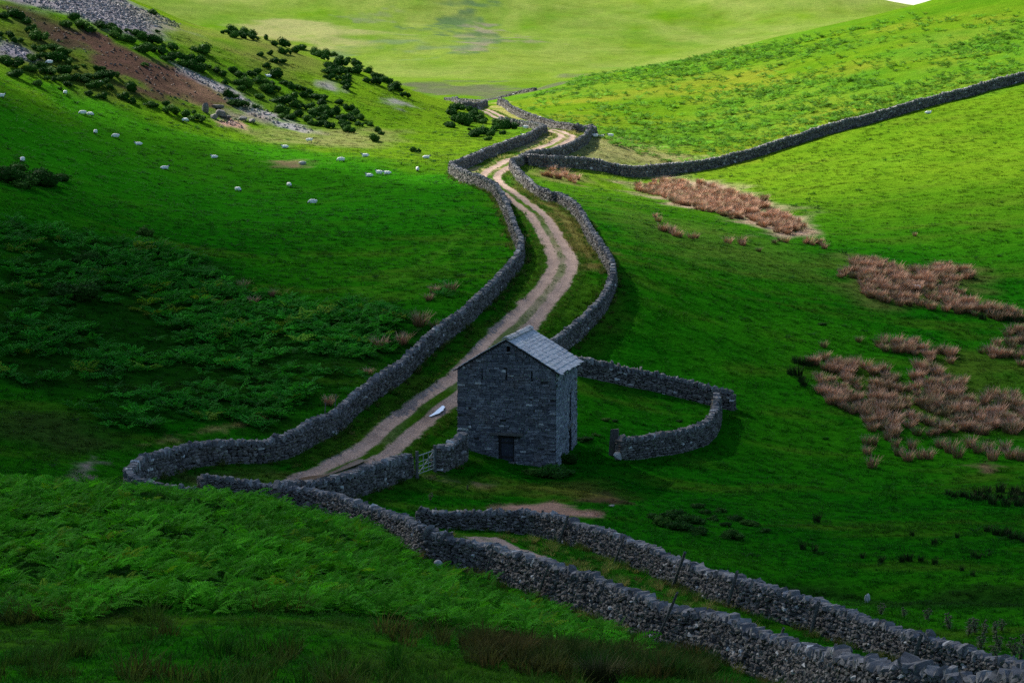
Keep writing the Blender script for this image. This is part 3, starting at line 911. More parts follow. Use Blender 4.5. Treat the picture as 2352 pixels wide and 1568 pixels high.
wall('curved fold wall right of the barn, with a standing slab at its open end', [(1424, 1053), (1461, 1052), (1533, 1041), (1587, 1028), (1619, 1015), (1640, 990), (1647, 960), (1646, 942)], 1.1, (.2, .45), .14, .6, .38, 16, rough=.8)


# ------------------------------------------------------------------ posts
def post_mesh(name, L, w, seed, taper=.8, bend=.04, flat=1.0):
    r = np.random.default_rng(seed)
    n = 7; lv = 6
    V = []
    for j in range(lv):
        t = j / (lv - 1)
        a = np.linspace(0, 2 * math.pi, n, endpoint=False)
        rad = w * (1 - (1 - taper) * t) * (1 + r.normal(0, .07, n))
        b = bend * math.sin(t * 2.6)
        V.append(np.c_[np.cos(a) * rad + b, np.sin(a) * rad * flat, np.full(n, -.35 + t * (L + .35)) + (r.normal(0, .02, n) if j == lv - 1 else 0)])
    V = np.concatenate(V); i = np.arange(n * lv).reshape(lv, n)
    Q = np.stack([i[:-1], np.roll(i[:-1], -1, 1), np.roll(i[1:], -1, 1), i[1:]], -1).reshape(-1, 4)
    V = np.r_[V, [V[-n:].mean(0)]]
    T = np.array([(i[-1, k], i[-1, (k + 1) % n], len(V) - 1) for k in range(n)])
    return mesh_data(name, V, [Q, T], M['wood'])


ORD = ['first', 'second', 'third', 'fourth', 'fifth', 'sixth', 'seventh', 'eighth', 'ninth', 'tenth', 'eleventh', 'twelfth']


def posts(spots, text, group, rad=.055, face=True):
    for k, (bx, by, tx, ty) in enumerate(spots):
        b = at(bx, by)
        sx, sz = ray_dir(tx, ty)
        # the post leans along the face of its wall
        best = min(((p, int(((p - b[:2]) ** 2).sum(1).argmin())) for p in WALL_PATHS), key=lambda q: ((q[0][q[1]] - b[:2]) ** 2).sum())
        pth, j = best; j0, j1 = max(0, j - 4), min(len(pth) - 1, j + 4)
        t = pth[j1] - pth[j0]; nn = np.array((t[1], -t[0])) / np.hypot(*t); nn *= -np.sign(nn @ b[:2])
        b[:2] += nn * (.10 if face else 0); b[2] = h(b[:1], b[1:2])[0]
        Y = b[1]
        if face:
            den = nn[0] * sx + nn[1]
            if abs(den) > .1: Y = (nn @ b[:2] - .10) / den
            Y = float(np.clip(Y, b[1] - 1.2, b[1] + 1.2))
        top = np.array((sx * Y, Y, CAMZ + sz * Y))
        v = Vector(top - b)
        L = v.length
        o = link('fence_post', post_mesh('fence_post', L, rad * random.uniform(.85, 1.2), 300 + k + len(group), random.uniform(.6, .95), random.uniform(-.05, .06)), loc=tuple(b))
        o.rotation_euler = v.to_track_quat('Z', 'Y').to_euler()
        tag(o, text.format(ORD[k]), 'fence post', group)


posts([(757, 1185, 760, 1116), (945, 1271, 960, 1192), (1018, 1292, 1031, 1212), (1120, 1330, 1134, 1254), (1241, 1372, 1262, 1296), (1508, 1478, 1554, 1361), (1762, 1562, 1798, 1441), (1896, 1610, 1921, 1478)],
      '{} post from the left standing against the bracken side of the nearest wall', 'posts along the nearest wall')
posts([(1004, 1206, 1000, 1165), (1250, 1215, 1247, 1171), (1287, 1250, 1304, 1184), (1416, 1296, 1435, 1230), (1550, 1349, 1574, 1268), (1676, 1394, 1694, 1312), (1868, 1457, 1882, 1378), (2093, 1533, 2117, 1454), (2316, 1602, 2330, 1558)],
      '{} post from the left leaning on the lower lane\'s far wall', 'posts along the far side of the lower lane', .075)
posts([(765, 975, 772, 905), (744, 990, 748, 925), (690, 1030, 692, 990), (905, 868, 914, 828), (1200, 590, 1207, 545)],
      '{} thin stake from the picture foot behind the long left track wall', 'stakes behind the long left wall', .04, False)

# standing slab closing the fold
b = at(1409, 1046)
vb = np.array([(x * .28 * (1 - .15 * (z > 1)), y * .09, z) for z in (-.3, .7, 1.62) for x, y in ((-1, -1), (1, -1), (1, 1), (-1, 1))])
vb[-4:, 2] += [.0, .05, .06, -.02]
i = np.arange(12).reshape(3, 4)
Q = np.concatenate([np.stack([i[:-1], np.roll(i[:-1], -1, 1), np.roll(i[1:], -1, 1), i[1:]], -1).reshape(-1, 4), i[-1:]])
o = mk('standing_slab', vb, Q, M['stone'], attrs={'tint': ('FLOAT', np.full(12, .25))}, loc=tuple(b)); o.rotation_euler = (0, R(2.5), R(-15))
tag(o, 'upright slab of dark stone closing the open end of the curved fold wall', 'stone post')


def boulder(px, py, sx, sy, sz, label, tint=.7, seed=0, rotz=0, group=None, mat='stone', cat='boulder'):
    c = at(px, py)
    r = np.random.default_rng(seed)
    bm = bmesh.new(); bmesh.ops.create_icosphere(bm, subdivisions=3, radius=1)
    V = np.array([v.co[:] for v in bm.verts]); F = np.array([[v.index for v in f.verts] for f in bm.faces]); bm.free()
    for _ in range(9):                                     # knock flat facets off it
        n = r.normal(size=3); n /= np.linalg.norm(n); t = r.uniform(.55, .85)
        d = V @ n - t; V = V - np.outer(np.maximum(d, 0), n)
    V = V * [sx, sy, sz] + [0, 0, sz * .55]
    o = mk('boulder', V, F, M[mat], attrs={'tint': ('FLOAT', np.full(len(V), tint))}, loc=tuple(c)); o.rotation_euler = (0, 0, rotz)
    tag(o, label, cat, group)


boulder(500, 250, 0.94, 0.65, 0.40, 'flat dark slab topping the rock pile below the brown scree', .35, 1)
boulder(473, 258, .5, .5, .9, 'upright grey boulder at the left of the rock pile', .5, 2)
boulder(508, 268, 0.72, 0.58, 0.68, 'biggest rounded boulder in the middle of the rock pile', .6, 3)
boulder(490, 272, 0.58, 0.50, 0.43, 'pale low boulder at the foot of the rock pile', .85, 4)
boulder(524, 275, 0.50, 0.43, 0.36, 'dark boulder at the right of the rock pile', .3, 5)
boulder(557, 276, .6, .5, .4, 'pale rock just right of the rock pile', .9, 6)
boulder(578, 282, .5, .5, .35, 'small pale rock above the pinkish earth patch', .9, 7)
boulder(1006, 1303, .2, .16, .22, 'whitish stone fallen at the foot of the nearest wall', .98, 8)
boulder(1418, 1056, .28, .2, .34, 'pale stone lying at the foot of the standing slab', .98, 9)
boulder(1992, 1383, .13, .13, .28, 'whitish stone on the dark bank at lower right', 1.0, 10)
boulder(1404, 1162, .22, .15, .07, 'flat pale stone beside the dark dung heap', .95, 11)
boulder(695, 378, .5, .4, .25, 'pale stone in the bare hollow of the left field', .98, 12)


# ------------------------------------------------------------------ steel field gate
g0, g1 = at(958, 1098), at(999, 1083)
root = empty('field_gate', tuple(g0))
tag(root, 'narrow galvanised field gate in the gap between two walls by the barn', 'gate')
dv = g1 - g0; Lg = np.linalg.norm(dv[:2]); ang = math.atan2(dv[1], dv[0])


def bar(a, b, w):
    a = np.array(a, float); b = np.array(b, float); d = b - a; d /= np.linalg.norm(d)
    u = np.cross(d, [0, 1, 0]) if abs(d[1]) < .9 else np.cross(d, [1, 0, 0]); u /= np.linalg.norm(u); v = np.cross(d, u)
    k = 8; an = np.linspace(0, 2 * math.pi, k, endpoint=False)
    rg = (np.cos(an)[:, None] * u + np.sin(an)[:, None] * v) * w
    V = np.r_[a + rg, b + rg]
    Q = np.array([(i, (i + 1) % k, k + (i + 1) % k, k + i) for i in range(k)])
    return V, Q


def bars(lst):
    Vs, Qs, n = [], [], 0
    for a, b, w in lst:
        V, Q = bar(a, b, w); Vs.append(V); Qs.append(Q + n); n += len(V)
    return np.concatenate(Vs), np.concatenate(Qs)


dz = dv[2]
P_ = lambda s, z: (s * math.cos(ang), s * math.sin(ang), z + dz * s / Lg)
a_, b_ = .12, Lg - .12
V, Q = bars([(P_(a_, z), P_(b_, z), .024 if z < 1.2 else .034) for z in (.22, .42, .64, .88, 1.24)])
mk('rail', V, Q, M['gate'], root, True)
V, Q = bars([(P_(s, .2), P_(s, 1.24), .024) for s in (a_, Lg * .36, Lg * .64, b_)] + [(P_(a_, .22), P_(b_, 1.22), .02)])
mk('upright', V, Q, M['gate'], root, True)
for (q, nm, tx) in ((g0, 'left', 'dark wooden gate post at the track wall end'), (g1, 'right', 'dark wooden gate post at the barn side of the gate')):
    o = link('gate_post', post_mesh('gate_post', 1.55, .10, 77, .95, .0), loc=tuple(q)); tag(o, tx, 'gate post')

# ------------------------------------------------------------------ the barn
BW, BD, EAVE, RIDGE = 6.0, 5.9, 5.5, 7.3
TH = R(14)
bc = at(1163, 1059)
BZ = float(bc[2]) - .05
barn = empty('stone_barn', (bc[0], bc[1], BZ), -TH)
tag(barn, 'tall stone field barn with a slab roof standing beside the track', 'barn')


def roofz(x):
    return EAVE + (RIDGE - EAVE) * (1 - abs(x) / (BW / 2))


FRONT_OPEN = [(-.48, .48, -.7, 1.58), (-1.51, -1.445, 4.92, 5.4), (-.035, .03, 4.92, 5.4), (1.52, 1.585, 4.92, 5.4), (.02, .22, 6.62, 6.95)]
SIDE_OPEN = [(3.55, 4.35, -.7, 1.6), (3.72, 4.22, 2.0, 3.75)]
GABLE_X = [0.0]


def panel(x0, x1, top, opens, place, thick):
    """solid wall with holes: top(x) is its upper edge; place(x, z, depth) -> barn coordinates"""
    cuts = sorted({x0, x1, *[o[0] for o in opens], *[o[1] for o in opens], *[g for g in GABLE_X if x0 < g < x1]})
    V, Q = [], []
    for a, b in zip(cuts[:-1], cuts[1:]):
        m = (a + b) / 2
        cov = sorted([(o[2], o[3]) for o in opens if o[0] < m < o[1]])
        segs, z = [], -.9
        for lo, hi in cov:
            if lo > z: segs.append((z, lo, False))
            z = hi
        segs.append((z, None, True))
        for lo, hi, istop in segs:
            za, zb = (top(a), top(b)) if istop else (hi, hi)
            n = len(V)
            for dpt in (0, thick):
                V += [place(a, lo, dpt), place(b, lo, dpt), place(b, zb, dpt), place(a, za, dpt)]
            Q += [[n, n + 1, n + 2, n + 3], [n + 7, n + 6, n + 5, n + 4]] + [[n + i, n + 4 + i, n + 4 + (i + 1) % 4, n + (i + 1) % 4] for i in range(4)]
    return np.array(V, float), np.array(Q)


def face_stones(x0, x1, top, opens, place3, seed, quoin=True):
    """courses of squared stones standing 1-5 cm proud of the wall; place3 gives (origin, ax, out)"""
    r = np.random.default_rng(seed)
    C, S = [], []
    z = -.5
    while z < RIDGE:
        hh = r.choice([.07, .09, .12, .15, .2], p=[.24, .3, .24, .15, .07])
        x = x0; first = True
        while x < x1:
            l = r.uniform(.14, .5) * (1.15 if hh > .15 else .9)
            if quoin and (first or x + l > x1 - .25): l = r.uniform(.4, .7)
            first = False
            if min(top(x), top(x + l)) < z + hh + .02: l = min(l, .16)
            l = min(l, x1 - x)
            if l < .06: break
            a, b = x, x + l
            lim = min(top(a), top(b))
            zz1 = z + hh
            if z < lim - .03:
                zz1 = min(zz1, lim - .01)
                parts_ = [(a, b)]
                for o in opens:
                    if zz1 > o[2] + .01 and z < o[3] - .01:
                        nx = []
                        for p in parts_:
                            if p[1] <= o[0] or p[0] >= o[1]: nx.append(p)
                            else:
                                if o[0] - p[0] > .05: nx.append((p[0], o[0]))
                                if p[1] - o[1] > .05: nx.append((o[1], p[1]))
                        parts_ = nx
                for p in parts_:
                    C.append(((p[0] + p[1]) / 2, (z + zz1) / 2)); S.append(((p[1] - p[0]) / 2 - .006, (zz1 - z) / 2 - .005, .05))
            x += l
        z += hh
    C = np.array(C); S = np.array(S); n = len(C)
    o, ax, out = place3
    ax = np.array(ax, float); out = np.array(out, float); up = np.array((0, 0, 1.0))
    prot = r.normal(.0, .018, n)
    cen = np.array(o)[None] + C[:, :1] * ax + C[:, 1:] * up + (prot - .028)[:, None] * out
    A = np.repeat(np.stack([ax, up, out])[None], n, 0)
    A = rot_about(A, 2, r.normal(0, .02, n)); A = rot_about(A, 1, r.normal(0, .03, n)); A = rot_about(A, 0, r.normal(0, .04, n))
    return stones(cen, A, S, ST_B, seed)


def barn_wall(name, x0, x1, top, opens, place, p3, seed, label=None, mat='barn'):
    V, Q = panel(x0, x1, top, opens, place, .5)
    Vs, Fs, t = face_stones(x0, x1, top, opens, p3, seed)
    me = mesh_data(name, np.r_[Vs, V], np.r_[Fs, Q + len(Vs)], M[mat], False, {'tint': ('FLOAT', np.r_[t, np.full(len(V), .05)])})
    me.materials.append(M['core']); mi = np.zeros(len(me.polygons), np.int32); mi[len(Fs):] = 1; me.polygons.foreach_set('material_index', mi)
    o = link(name, me, barn)
    if label: o['label'] = label
    return o


flat = lambda x: EAVE
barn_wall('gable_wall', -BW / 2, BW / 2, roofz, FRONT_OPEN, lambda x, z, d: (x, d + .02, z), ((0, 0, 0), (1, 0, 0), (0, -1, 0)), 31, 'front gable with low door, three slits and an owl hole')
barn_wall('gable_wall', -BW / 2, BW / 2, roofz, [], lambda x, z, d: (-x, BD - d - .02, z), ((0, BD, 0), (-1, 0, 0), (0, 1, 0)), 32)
barn_wall('side_wall', .04, BD - .04, flat, SIDE_OPEN, lambda x, z, d: (BW / 2 - d - .02, x, z), ((BW / 2, 0, 0), (0, 1, 0), (1, 0, 0)), 33, 'right side wall, its stone lightened for skylight, with a tall slot above a doorway', 'barn_skylit')
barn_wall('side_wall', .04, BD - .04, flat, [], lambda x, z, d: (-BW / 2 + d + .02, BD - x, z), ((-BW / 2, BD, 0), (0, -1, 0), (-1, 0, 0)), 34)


def box(x0, x1, y0, y1, z0, z1):
    V = np.array([(x, y, z) for z in (z0, z1) for x, y in ((x0, y0), (x1, y0), (x1, y1), (x0, y1))], float)
    Q = np.array([(3, 2, 1, 0), (4, 5, 6, 7), (0, 1, 5, 4), (1, 2, 6, 5), (2, 3, 7, 6), (3, 0, 4, 7)])
    return V, Q


def boxes(lst):
    Vs, Qs, n = [], [], 0
    for b in lst:
        V, Q = box(*b); Vs.append(V); Qs.append(Q + n); n += 8
    return np.concatenate(Vs), np.concatenate(Qs)


# front door: boards in a frame, deep in the wall
V, Q = boxes([(-.36 + k * .145, -.36 + k * .145 + .138, .24 + .004 * (k % 2), .29, .02, 1.40) for k in range(5)])
door = mk('door', V, Q, M['door'], barn)
V, Q = boxes([(-.34, .34, .215, .238, .22, .34), (-.34, .34, .215, .238, 1.08, 1.2)]); 
for kz in (0, 8):
    mk('ledge', V[kz:kz + 8], Q[:6], M['frame'], door)
V, Q = boxes([(-.478, -.375, .2, .33, -.3, 1.57), (.375, .478, .2, .33, -.3, 1.57), (-.372, .372, .2, .33, 1.42, 1.57)]); mk('door_frame', V, Q, M['frame'], barn)
for nm, (bx, tt_) in {'lintel': ((-1.0, 1.02, -.13, .2, 1.60, 1.78), .35), 'sill': ((-.5, .5, -.16, .3, -.2, .015), .6)}.items():
    V, Q = box(*bx)
    V = V + np.random.default_rng(4).normal(0, .012, V.shape)
    mk(nm, V, Q, M['stone'], barn, attrs={'tint': ('FLOAT', np.full(8, tt_))})
V, Q = box(-.03, .27, -.10, .1, 6.54, 6.61); mk('owl_hole_ledge', V, Q, M['coping'], barn, attrs={'tint': ('FLOAT', np.full(8, .6))})
# side door standing half open, and lintels over the side openings
V, Q = boxes([(BW / 2 - .32, BW / 2 - .26, 3.57 + k * .15, 3.57 + k * .15 + .143, .0, 1.56) for k in range(5)])
mk('door', V, Q, M['door'], barn)['label'] = 'dark boarded door in the right side wall'
V, Q = boxes([(BW / 2 - .3, BW / 2 + .06, 3.3, 4.6, 1.62, 1.82), (BW / 2 - .3, BW / 2 + .05, 3.5, 4.45, 3.77, 3.93)])
V = V + np.random.default_rng(5).normal(0, .01, V.shape)
for kz in (0, 8):
    mk('lintel', V[kz:kz + 8], Q[:6], M['stone'], barn, attrs={'tint': ('FLOAT', np.full(8, .5))})

# roof: stone slates laid in courses that narrow towards the ridge
pit = math.atan2(RIDGE - EAVE, BW / 2)
rt = empty('roof', (0, 0, 0)); rt.parent = barn
r = np.random.default_rng(8)
OV, VG = .28, .14
Lsl = (BW / 2 + OV) / math.cos(pit)
for sgn, nm in ((1, 'right'), (-1, 'left')):
    ax = np.array((0, 1.0, 0)); sl = np.array((-sgn * math.cos(pit), 0, math.sin(pit))); nr = np.array((sgn * math.sin(pit), 0, math.cos(pit)))
    o = np.array((sgn * (BW / 2 + OV), 0, EAVE - OV * math.tan(pit)))
    C, A, S = [], [], []
    v = 0.0
    ex = np.linspace(.44, .20, 13); ex *= Lsl / ex.sum() * .985
    for c, e in enumerate(ex):
        u = -VG
        while u < BD + VG - .03:
            wd = min(r.uniform(.30, .72) * (1.1 - .3 * c / 13), BD + VG - u)
            if BD + VG - u - wd < .15: wd = BD + VG - u
            ln_ = e + .13
            jag = r.normal(0, .012) + (r.normal(0, .03) if c == 0 else 0)
            cen = o + ax * (u + wd / 2) + sl * (v + ln_ / 2 - .04 + jag) + nr * (.075 + .02 * math.sin((u + .8) * 1.1) * math.sin(v * .9) + r.normal(0, .004))
            tilt = .055 + r.normal(0, .01)
            fr = np.stack([ax, sl * math.cos(tilt) - nr * math.sin(tilt), nr * math.cos(tilt) + sl * math.sin(tilt)])
            C.append(cen); A.append(fr); S.append((wd / 2 - .007, ln_ / 2, .021))
            u += wd
        v += e
    A = rot_about(np.array(A), 2, r.normal(0, .012, len(A))); A = rot_about(A, 1, r.normal(0, .012, len(A)))
    V, F, t = stones(np.array(C), A, np.array(S), ST_B * [1, 1, .8], 60 + sgn)
    # boarding under the slates
    dk = []
    for u in (-VG + .03, BD + VG - .03):
        for vv in (.06, Lsl - .05):
            for nn in (-.02, .035): dk.append(o + ax * u + sl * vv + nr * nn)
    dk = np.array(dk)
    Qd = np.array([(0, 2, 6, 4), (1, 5, 7, 3), (0, 1, 3, 2), (4, 6, 7, 5), (0, 4, 5, 1), (2, 3, 7, 6)])
    me = mesh_data('roof_slope', np.r_[V, dk], np.r_[F, Qd + len(V)], M['slate'], False, {'tint': ('FLOAT', np.r_[t, np.zeros(8)])})
    me.materials.append(M['core']); mi = np.zeros(len(me.polygons), np.int32); mi[len(F):] = 1; me.polygons.foreach_set('material_index', mi)
    link('roof_slope', me, rt)['label'] = nm + ' roof slope of stone slates'
# ridge stones, folded over the top
C, F, tint, n = [], [], [], 0
u = -VG - .02
while u < BD + VG - .1:
    L = min(r.uniform(.42, .62), BD + VG + .02 - u)
    zz = RIDGE + .125 + r.normal(0, .012)
    pr = [(-.24, -.10), (-.25, -.05), (-.10, .075), (.0, .11), (.10, .075), (.25, -.05), (.24, -.10), (.0, .02)]
    a = [(x * r.uniform(.95, 1.08), u + .012, zz + z + r.normal(0, .008)) for x, z in pr]; b = [(p[0], u + L - .012, p[2] + r.normal(0, .006)) for p in a]
    C += a + b; k = 8
    F += [[n + i, n + (i + 1) % k, n + k + (i + 1) % k, n + k + i][::-1] for i in range(k)]
    for q in ((0, 1, 2, 7), (2, 3, 4, 7), (4, 5, 6, 7)):
        F += [[n + i for i in q], [n + k + i for i in q][::-1]]
    tint += [r.uniform(.2, .9)] * 16; n += 16; u += L
mk('ridge', np.array(C), np.array(F), M['ridge'], rt, attrs={'tint': ('FLOAT', tint)})

# ------------------------------------------------------------------ plants
def tufts_mesh(name, nb, L, spread, wid, bend, seed, mat, upright=.9, tris=True):
    """a tussock of tapering blades; 'tip' runs from root to point"""
    r = np.random.default_rng(seed)
    a = r.uniform(0, 2 * math.pi, nb); rad = spread * np.sqrt(r.random(nb)) * .6
    l = L * r.uniform(.55, 1.1, nb); w = wid * r.uniform(.7, 1.3, nb)
    ld = a + r.normal(0, .7, nb)
    bx, by = np.cos(a) * rad, np.sin(a) * rad
    sx, sy = -np.sin(ld), np.cos(ld)
    bnd = bend * r.uniform(.3, 1.3, nb)
    V, tip = [], []
    for t, ww in ((0, 1.0), (.5, .8), (1.0, 0)):
        off = bnd * l * t ** 1.7 + (1 - upright) * l * t
        cx = bx + np.cos(ld) * off; cy = by + np.sin(ld) * off; cz = l * t * (1 - .35 * bnd * t) - .03
        if ww > 0:
            V += [np.c_[cx + sx * w * ww / 2, cy + sy * w * ww / 2, cz], np.c_[cx - sx * w * ww / 2, cy - sy * w * ww / 2, cz]]; tip += [np.full(nb, t)] * 2
        else:
            V += [np.c_[cx, cy, cz]]; tip += [np.full(nb, t)]
    V = np.stack(V, 1).reshape(-1, 3); tip = np.stack(tip, 1).ravel()
    b = np.arange(nb)[:, None] * 5
    T = np.concatenate([b + np.array(k) for k in ((0, 1, 3), (0, 3, 2), (2, 3, 4))])
    lv = np.repeat(r.random(nb), 5)
    return mesh_data(name, V, T, mat, False, {'tip': ('FLOAT', tip), 'lv': ('FLOAT', lv)})


def fern_mesh(name, nf, L, pairs, seed, mat):
    """bracken: arching fronds, each a midrib with tapering pairs of pinnae"""
    r = np.random.default_rng(seed)
    V, F, tip, lv = [], [], [], []
    n = 0
    for f in range(nf):
        a = f * 2 * math.pi / nf + r.normal(0, .4); l = L * r.uniform(.75, 1.15); k = r.random()
        ca, sa = math.cos(a), math.sin(a)
        rise = r.uniform(.55, .95); arch = r.uniform(.35, .75); twist = r.normal(0, .35)
        for side in (-1, 1):
            for i in range(pairs):
                t = .22 + .78 * (i + .5) / pairs
                rad = l * (.18 * t + .62 * t ** 1.6); z = l * (rise * t - arch * t ** 2.4 * .75)
                pw = l * .40 * (1 - t) ** .8 * min(1, (t - .1) * 3.2) + .02
                hw = l * .42 / pairs * 1.0
                base = np.array((ca * rad, sa * rad, z))
                fw = np.array((ca, sa, (rise - 1.8 * arch * t ** 1.4) * .9)); fw /= np.linalg.norm(fw)
                sd = np.array((-sa, ca, twist)) * side; sd /= np.linalg.norm(sd)
                dr = np.array((0, 0, -1.0))
                dirv = sd * .93 + fw * .38 + dr * r.uniform(.05, .3)
                q = [base, base + dirv * pw * .45 + fw * hw, base + dirv * pw, base + dirv * pw * .4 - fw * hw * .7]
                V += q; F.append((n, n + 1, n + 2, n + 3)); n += 4
                tip += [t * .5, .5 * t + .2, .6 * t + .4, .5 * t + .2]; lv += [k] * 4
    return mesh_data(name, np.array(V), np.array(F), mat, False, {'tip': ('FLOAT', tip), 'lv': ('FLOAT', lv)})


def bush_mesh(name, seed, nl=7, leaves=130, leaf=.16, mat='bush'):
    """gorse bush, about 2 m across and 1.4 m tall: leafy shoots on several lobes round a twiggy heart"""
    r = np.random.default_rng(seed)
    V, F, lv, n = [], [], [], 0
    bm = bmesh.new(); bmesh.ops.create_icosphere(bm, subdivisions=2, radius=1)
    sv = np.array([v.co[:] for v in bm.verts]); sf = np.array([[v.index for v in f.verts] for f in bm.faces]); bm.free()
    T3 = []
    for k in range(nl):
        a = r.uniform(0, 6.28); q = r.uniform(.15, .85) if k else 0
        rad = r.uniform(.26, .56) * (1 - .25 * q); c = np.array((math.cos(a) * q, math.sin(a) * q, rad * .6 + r.uniform(.0, .5) * (1 - .6 * q)))
        T3.append(sf + n); core = sv * rad * .86 * (1 + r.normal(0, .05, (len(sv), 1))) + c
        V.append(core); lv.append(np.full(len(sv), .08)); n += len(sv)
        d = r.normal(size=(leaves, 3)); d[:, 2] = np.abs(d[:, 2]) * .9 + d[:, 2] * .1; d /= np.linalg.norm(d, axis=1)[:, None]
        p = c + d * rad * r.uniform(.82, 1.16, (leaves, 1))
        u = np.cross(d, r.normal(size=(leaves, 3))); u /= np.linalg.norm(u, axis=1)[:, None]; w = np.cross(d, u)
        s = leaf * r.uniform(.5, 1.2, (leaves, 1))
        m = d * s * .9
        quad = np.stack([p - u * s * .4, p + m * .4 + w * s * .4, p + u * s * .4 + m * .3, p + m - w * s * .3], 1).reshape(-1, 3)
        V.append(quad); F.append(np.arange(leaves * 4).reshape(-1, 4) + n); n += leaves * 4
        lv.append(np.repeat(np.clip(.25 + .55 * d[:, 2] + r.normal(0, .2, leaves), 0, 1), 4))  # leaves facing up are lighter: lit bush tops painted into the tint
    return mesh_data(name, np.concatenate(V), [np.concatenate(F), np.concatenate(T3)], M[mat], False, {'lv': ('FLOAT', np.concatenate(lv))})


def in_fan(r0, r1, dens, amax=15.2, seed=0):
    r = np.random.default_rng(seed)
    a = R(amax)
    n = int(a * (r1 * r1 - r0 * r0) * dens)
    rr = np.sqrt(r.uniform(r0 * r0, r1 * r1, n)); th = r.uniform(-a, a, n)
    return rr * np.sin(th), rr * np.cos(th)


WP = np.concatenate([p[::3] for p in WALL_PATHS])


def near_wall(x, y, d):
    k = np.zeros(len(x), bool)
    for i in range(0, len(x), 4000):
        k[i:i + 4000] = ((x[i:i + 4000, None] - WP[:, 0]) ** 2 + (y[i:i + 4000, None] - WP[:, 1]) ** 2).min(1) < d * d
    return k


def on_track(x, y):
    k = np.zeros(len(x), bool)
    for m, hf in ((TRK_M, TRK_H), (LANE_M, LANE_H)):
        for i in range(0, len(x), 4000):
            d2 = (x[i:i + 4000, None] - m[:, 0]) ** 2 + (y[i:i + 4000, None] - m[:, 1]) ** 2
            j = d2.argmin(1)
            k[i:i + 4000] |= np.sqrt(d2.min(1)) < hf[j] * 1.02
    return k


def in_barn(x, y, pad=.3):
    dx, dy = x - bc[0], y - bc[1]
    lx = dx * math.cos(TH) - dy * math.sin(TH); ly = dx * math.sin(TH) + dy * math.cos(TH)
    return (np.abs(lx) < BW / 2 + pad) & (ly > -pad) & (ly < BD + pad)


BARE = [p for p, c, s, k, sd in PATCH if k >= .9]


def bare(x, y):
    b = np.zeros(len(x), bool)
    for p in BARE: b |= pmask(p, x, y, .6, 1, 1) > .5
    return b


# --- grass, everywhere in tufts; each takes the colour of the turf it stands in
GR = np.random.default_rng(21)
gx, gy, gs, gi, tall = [], [], [], [], []
for r0, r1, dens, sc, sd in ((41, 70, 11, .8, 1), (70, 128, 5.5, 1.0, 2), (128, 205, 2.3, 1.35, 3), (205, 330, .85, 1.9, 4)):
    x, y = in_fan(r0, r1, dens, seed=100 + sd)
    ok = ~(on_track(x, y) | in_barn(x, y) | near_wall(x, y, .45) | bare(x, y))
    x, y = x[ok], y[ok]
    lane = pmask(PATCH[0][0], x, y, 1.5) > .5
    s = sc * GR.uniform(.6, 1.25, len(x))
    gx.append(x); gy.append(y); gs.append(np.c_[s, s, s * np.where(lane, 1.35, .72 if r0 < 200 else .42) * (.55 + .9 * fbm(x / 3, y / 3, 91, 2))])
gx = np.concatenate(gx); gy = np.concatenate(gy); gs = np.concatenate(gs)
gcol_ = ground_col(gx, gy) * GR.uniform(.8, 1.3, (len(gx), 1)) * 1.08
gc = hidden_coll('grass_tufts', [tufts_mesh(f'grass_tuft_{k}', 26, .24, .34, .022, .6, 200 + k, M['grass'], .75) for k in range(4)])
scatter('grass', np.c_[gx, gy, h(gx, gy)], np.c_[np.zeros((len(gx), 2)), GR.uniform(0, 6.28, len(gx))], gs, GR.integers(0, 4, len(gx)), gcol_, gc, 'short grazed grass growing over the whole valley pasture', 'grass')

# --- rank grass and sedge on the front bank, and tussocks along wall feet
lx, ly, ls, lc = [], [], [], []
x, y = in_fan(44, 62, 1.6, seed=131)
k = fbm(x / 4, y / 4, 93, 3) > .5
x, y = x[k], y[k]; lx.append(x); ly.append(y); ls.append(GR.uniform(.7, 1.6, len(x)))
mix_ = np.clip(fbm(x / 3.5, y / 3.5, 95, 3) * 2.4 - .7, 0, 1)[:, None]
lc.append(np.array((.014, .10, .005)) * (1 - mix_) + np.array((.075, .085, .018)) * mix_)
fgp = poly_w([(990, 1470), (1200, 1490), (1400, 1500), (1560, 1500), (1640, 1530), (1600, 1568), (1300, 1568), (1100, 1530)])
x = GR.uniform(fgp[:, 0].min(), fgp[:, 0].max(), 1000); y = GR.uniform(fgp[:, 1].min(), fgp[:, 1].max(), 1000)
k = sdist(fgp, x, y) > 0
x, y = x[k], y[k]; lx.append(x); ly.append(y); ls.append(GR.uniform(.7, 1.5, len(x)))
mix_ = np.clip(fbm(x / 2, y / 2, 97, 2) * 2 - .5, 0, 1)[:, None]
lc.append(np.array((.015, .06, .006)) * (1 - mix_) + np.array((.085, .07, .022)) * mix_)
for p in WALL_PATHS[:4] + WALL_PATHS[4:5] + WALL_PATHS[7:8]:
    q = p[GR.integers(0, len(p), len(p) * 2 // 3)]
    q = q + GR.normal(0, .22, q.shape) + np.sign(GR.normal(size=q.shape)) * .48
    x, y = q[:, 0], q[:, 1]; lx.append(x); ly.append(y); ls.append(GR.uniform(.5, 1.0, len(x)))
    mix_ = GR.random((len(x), 1)) ** 1.5
    lc.append(np.array((.03, .10, .010)) * (1 - mix_) + np.array((.16, .15, .05)) * mix_)
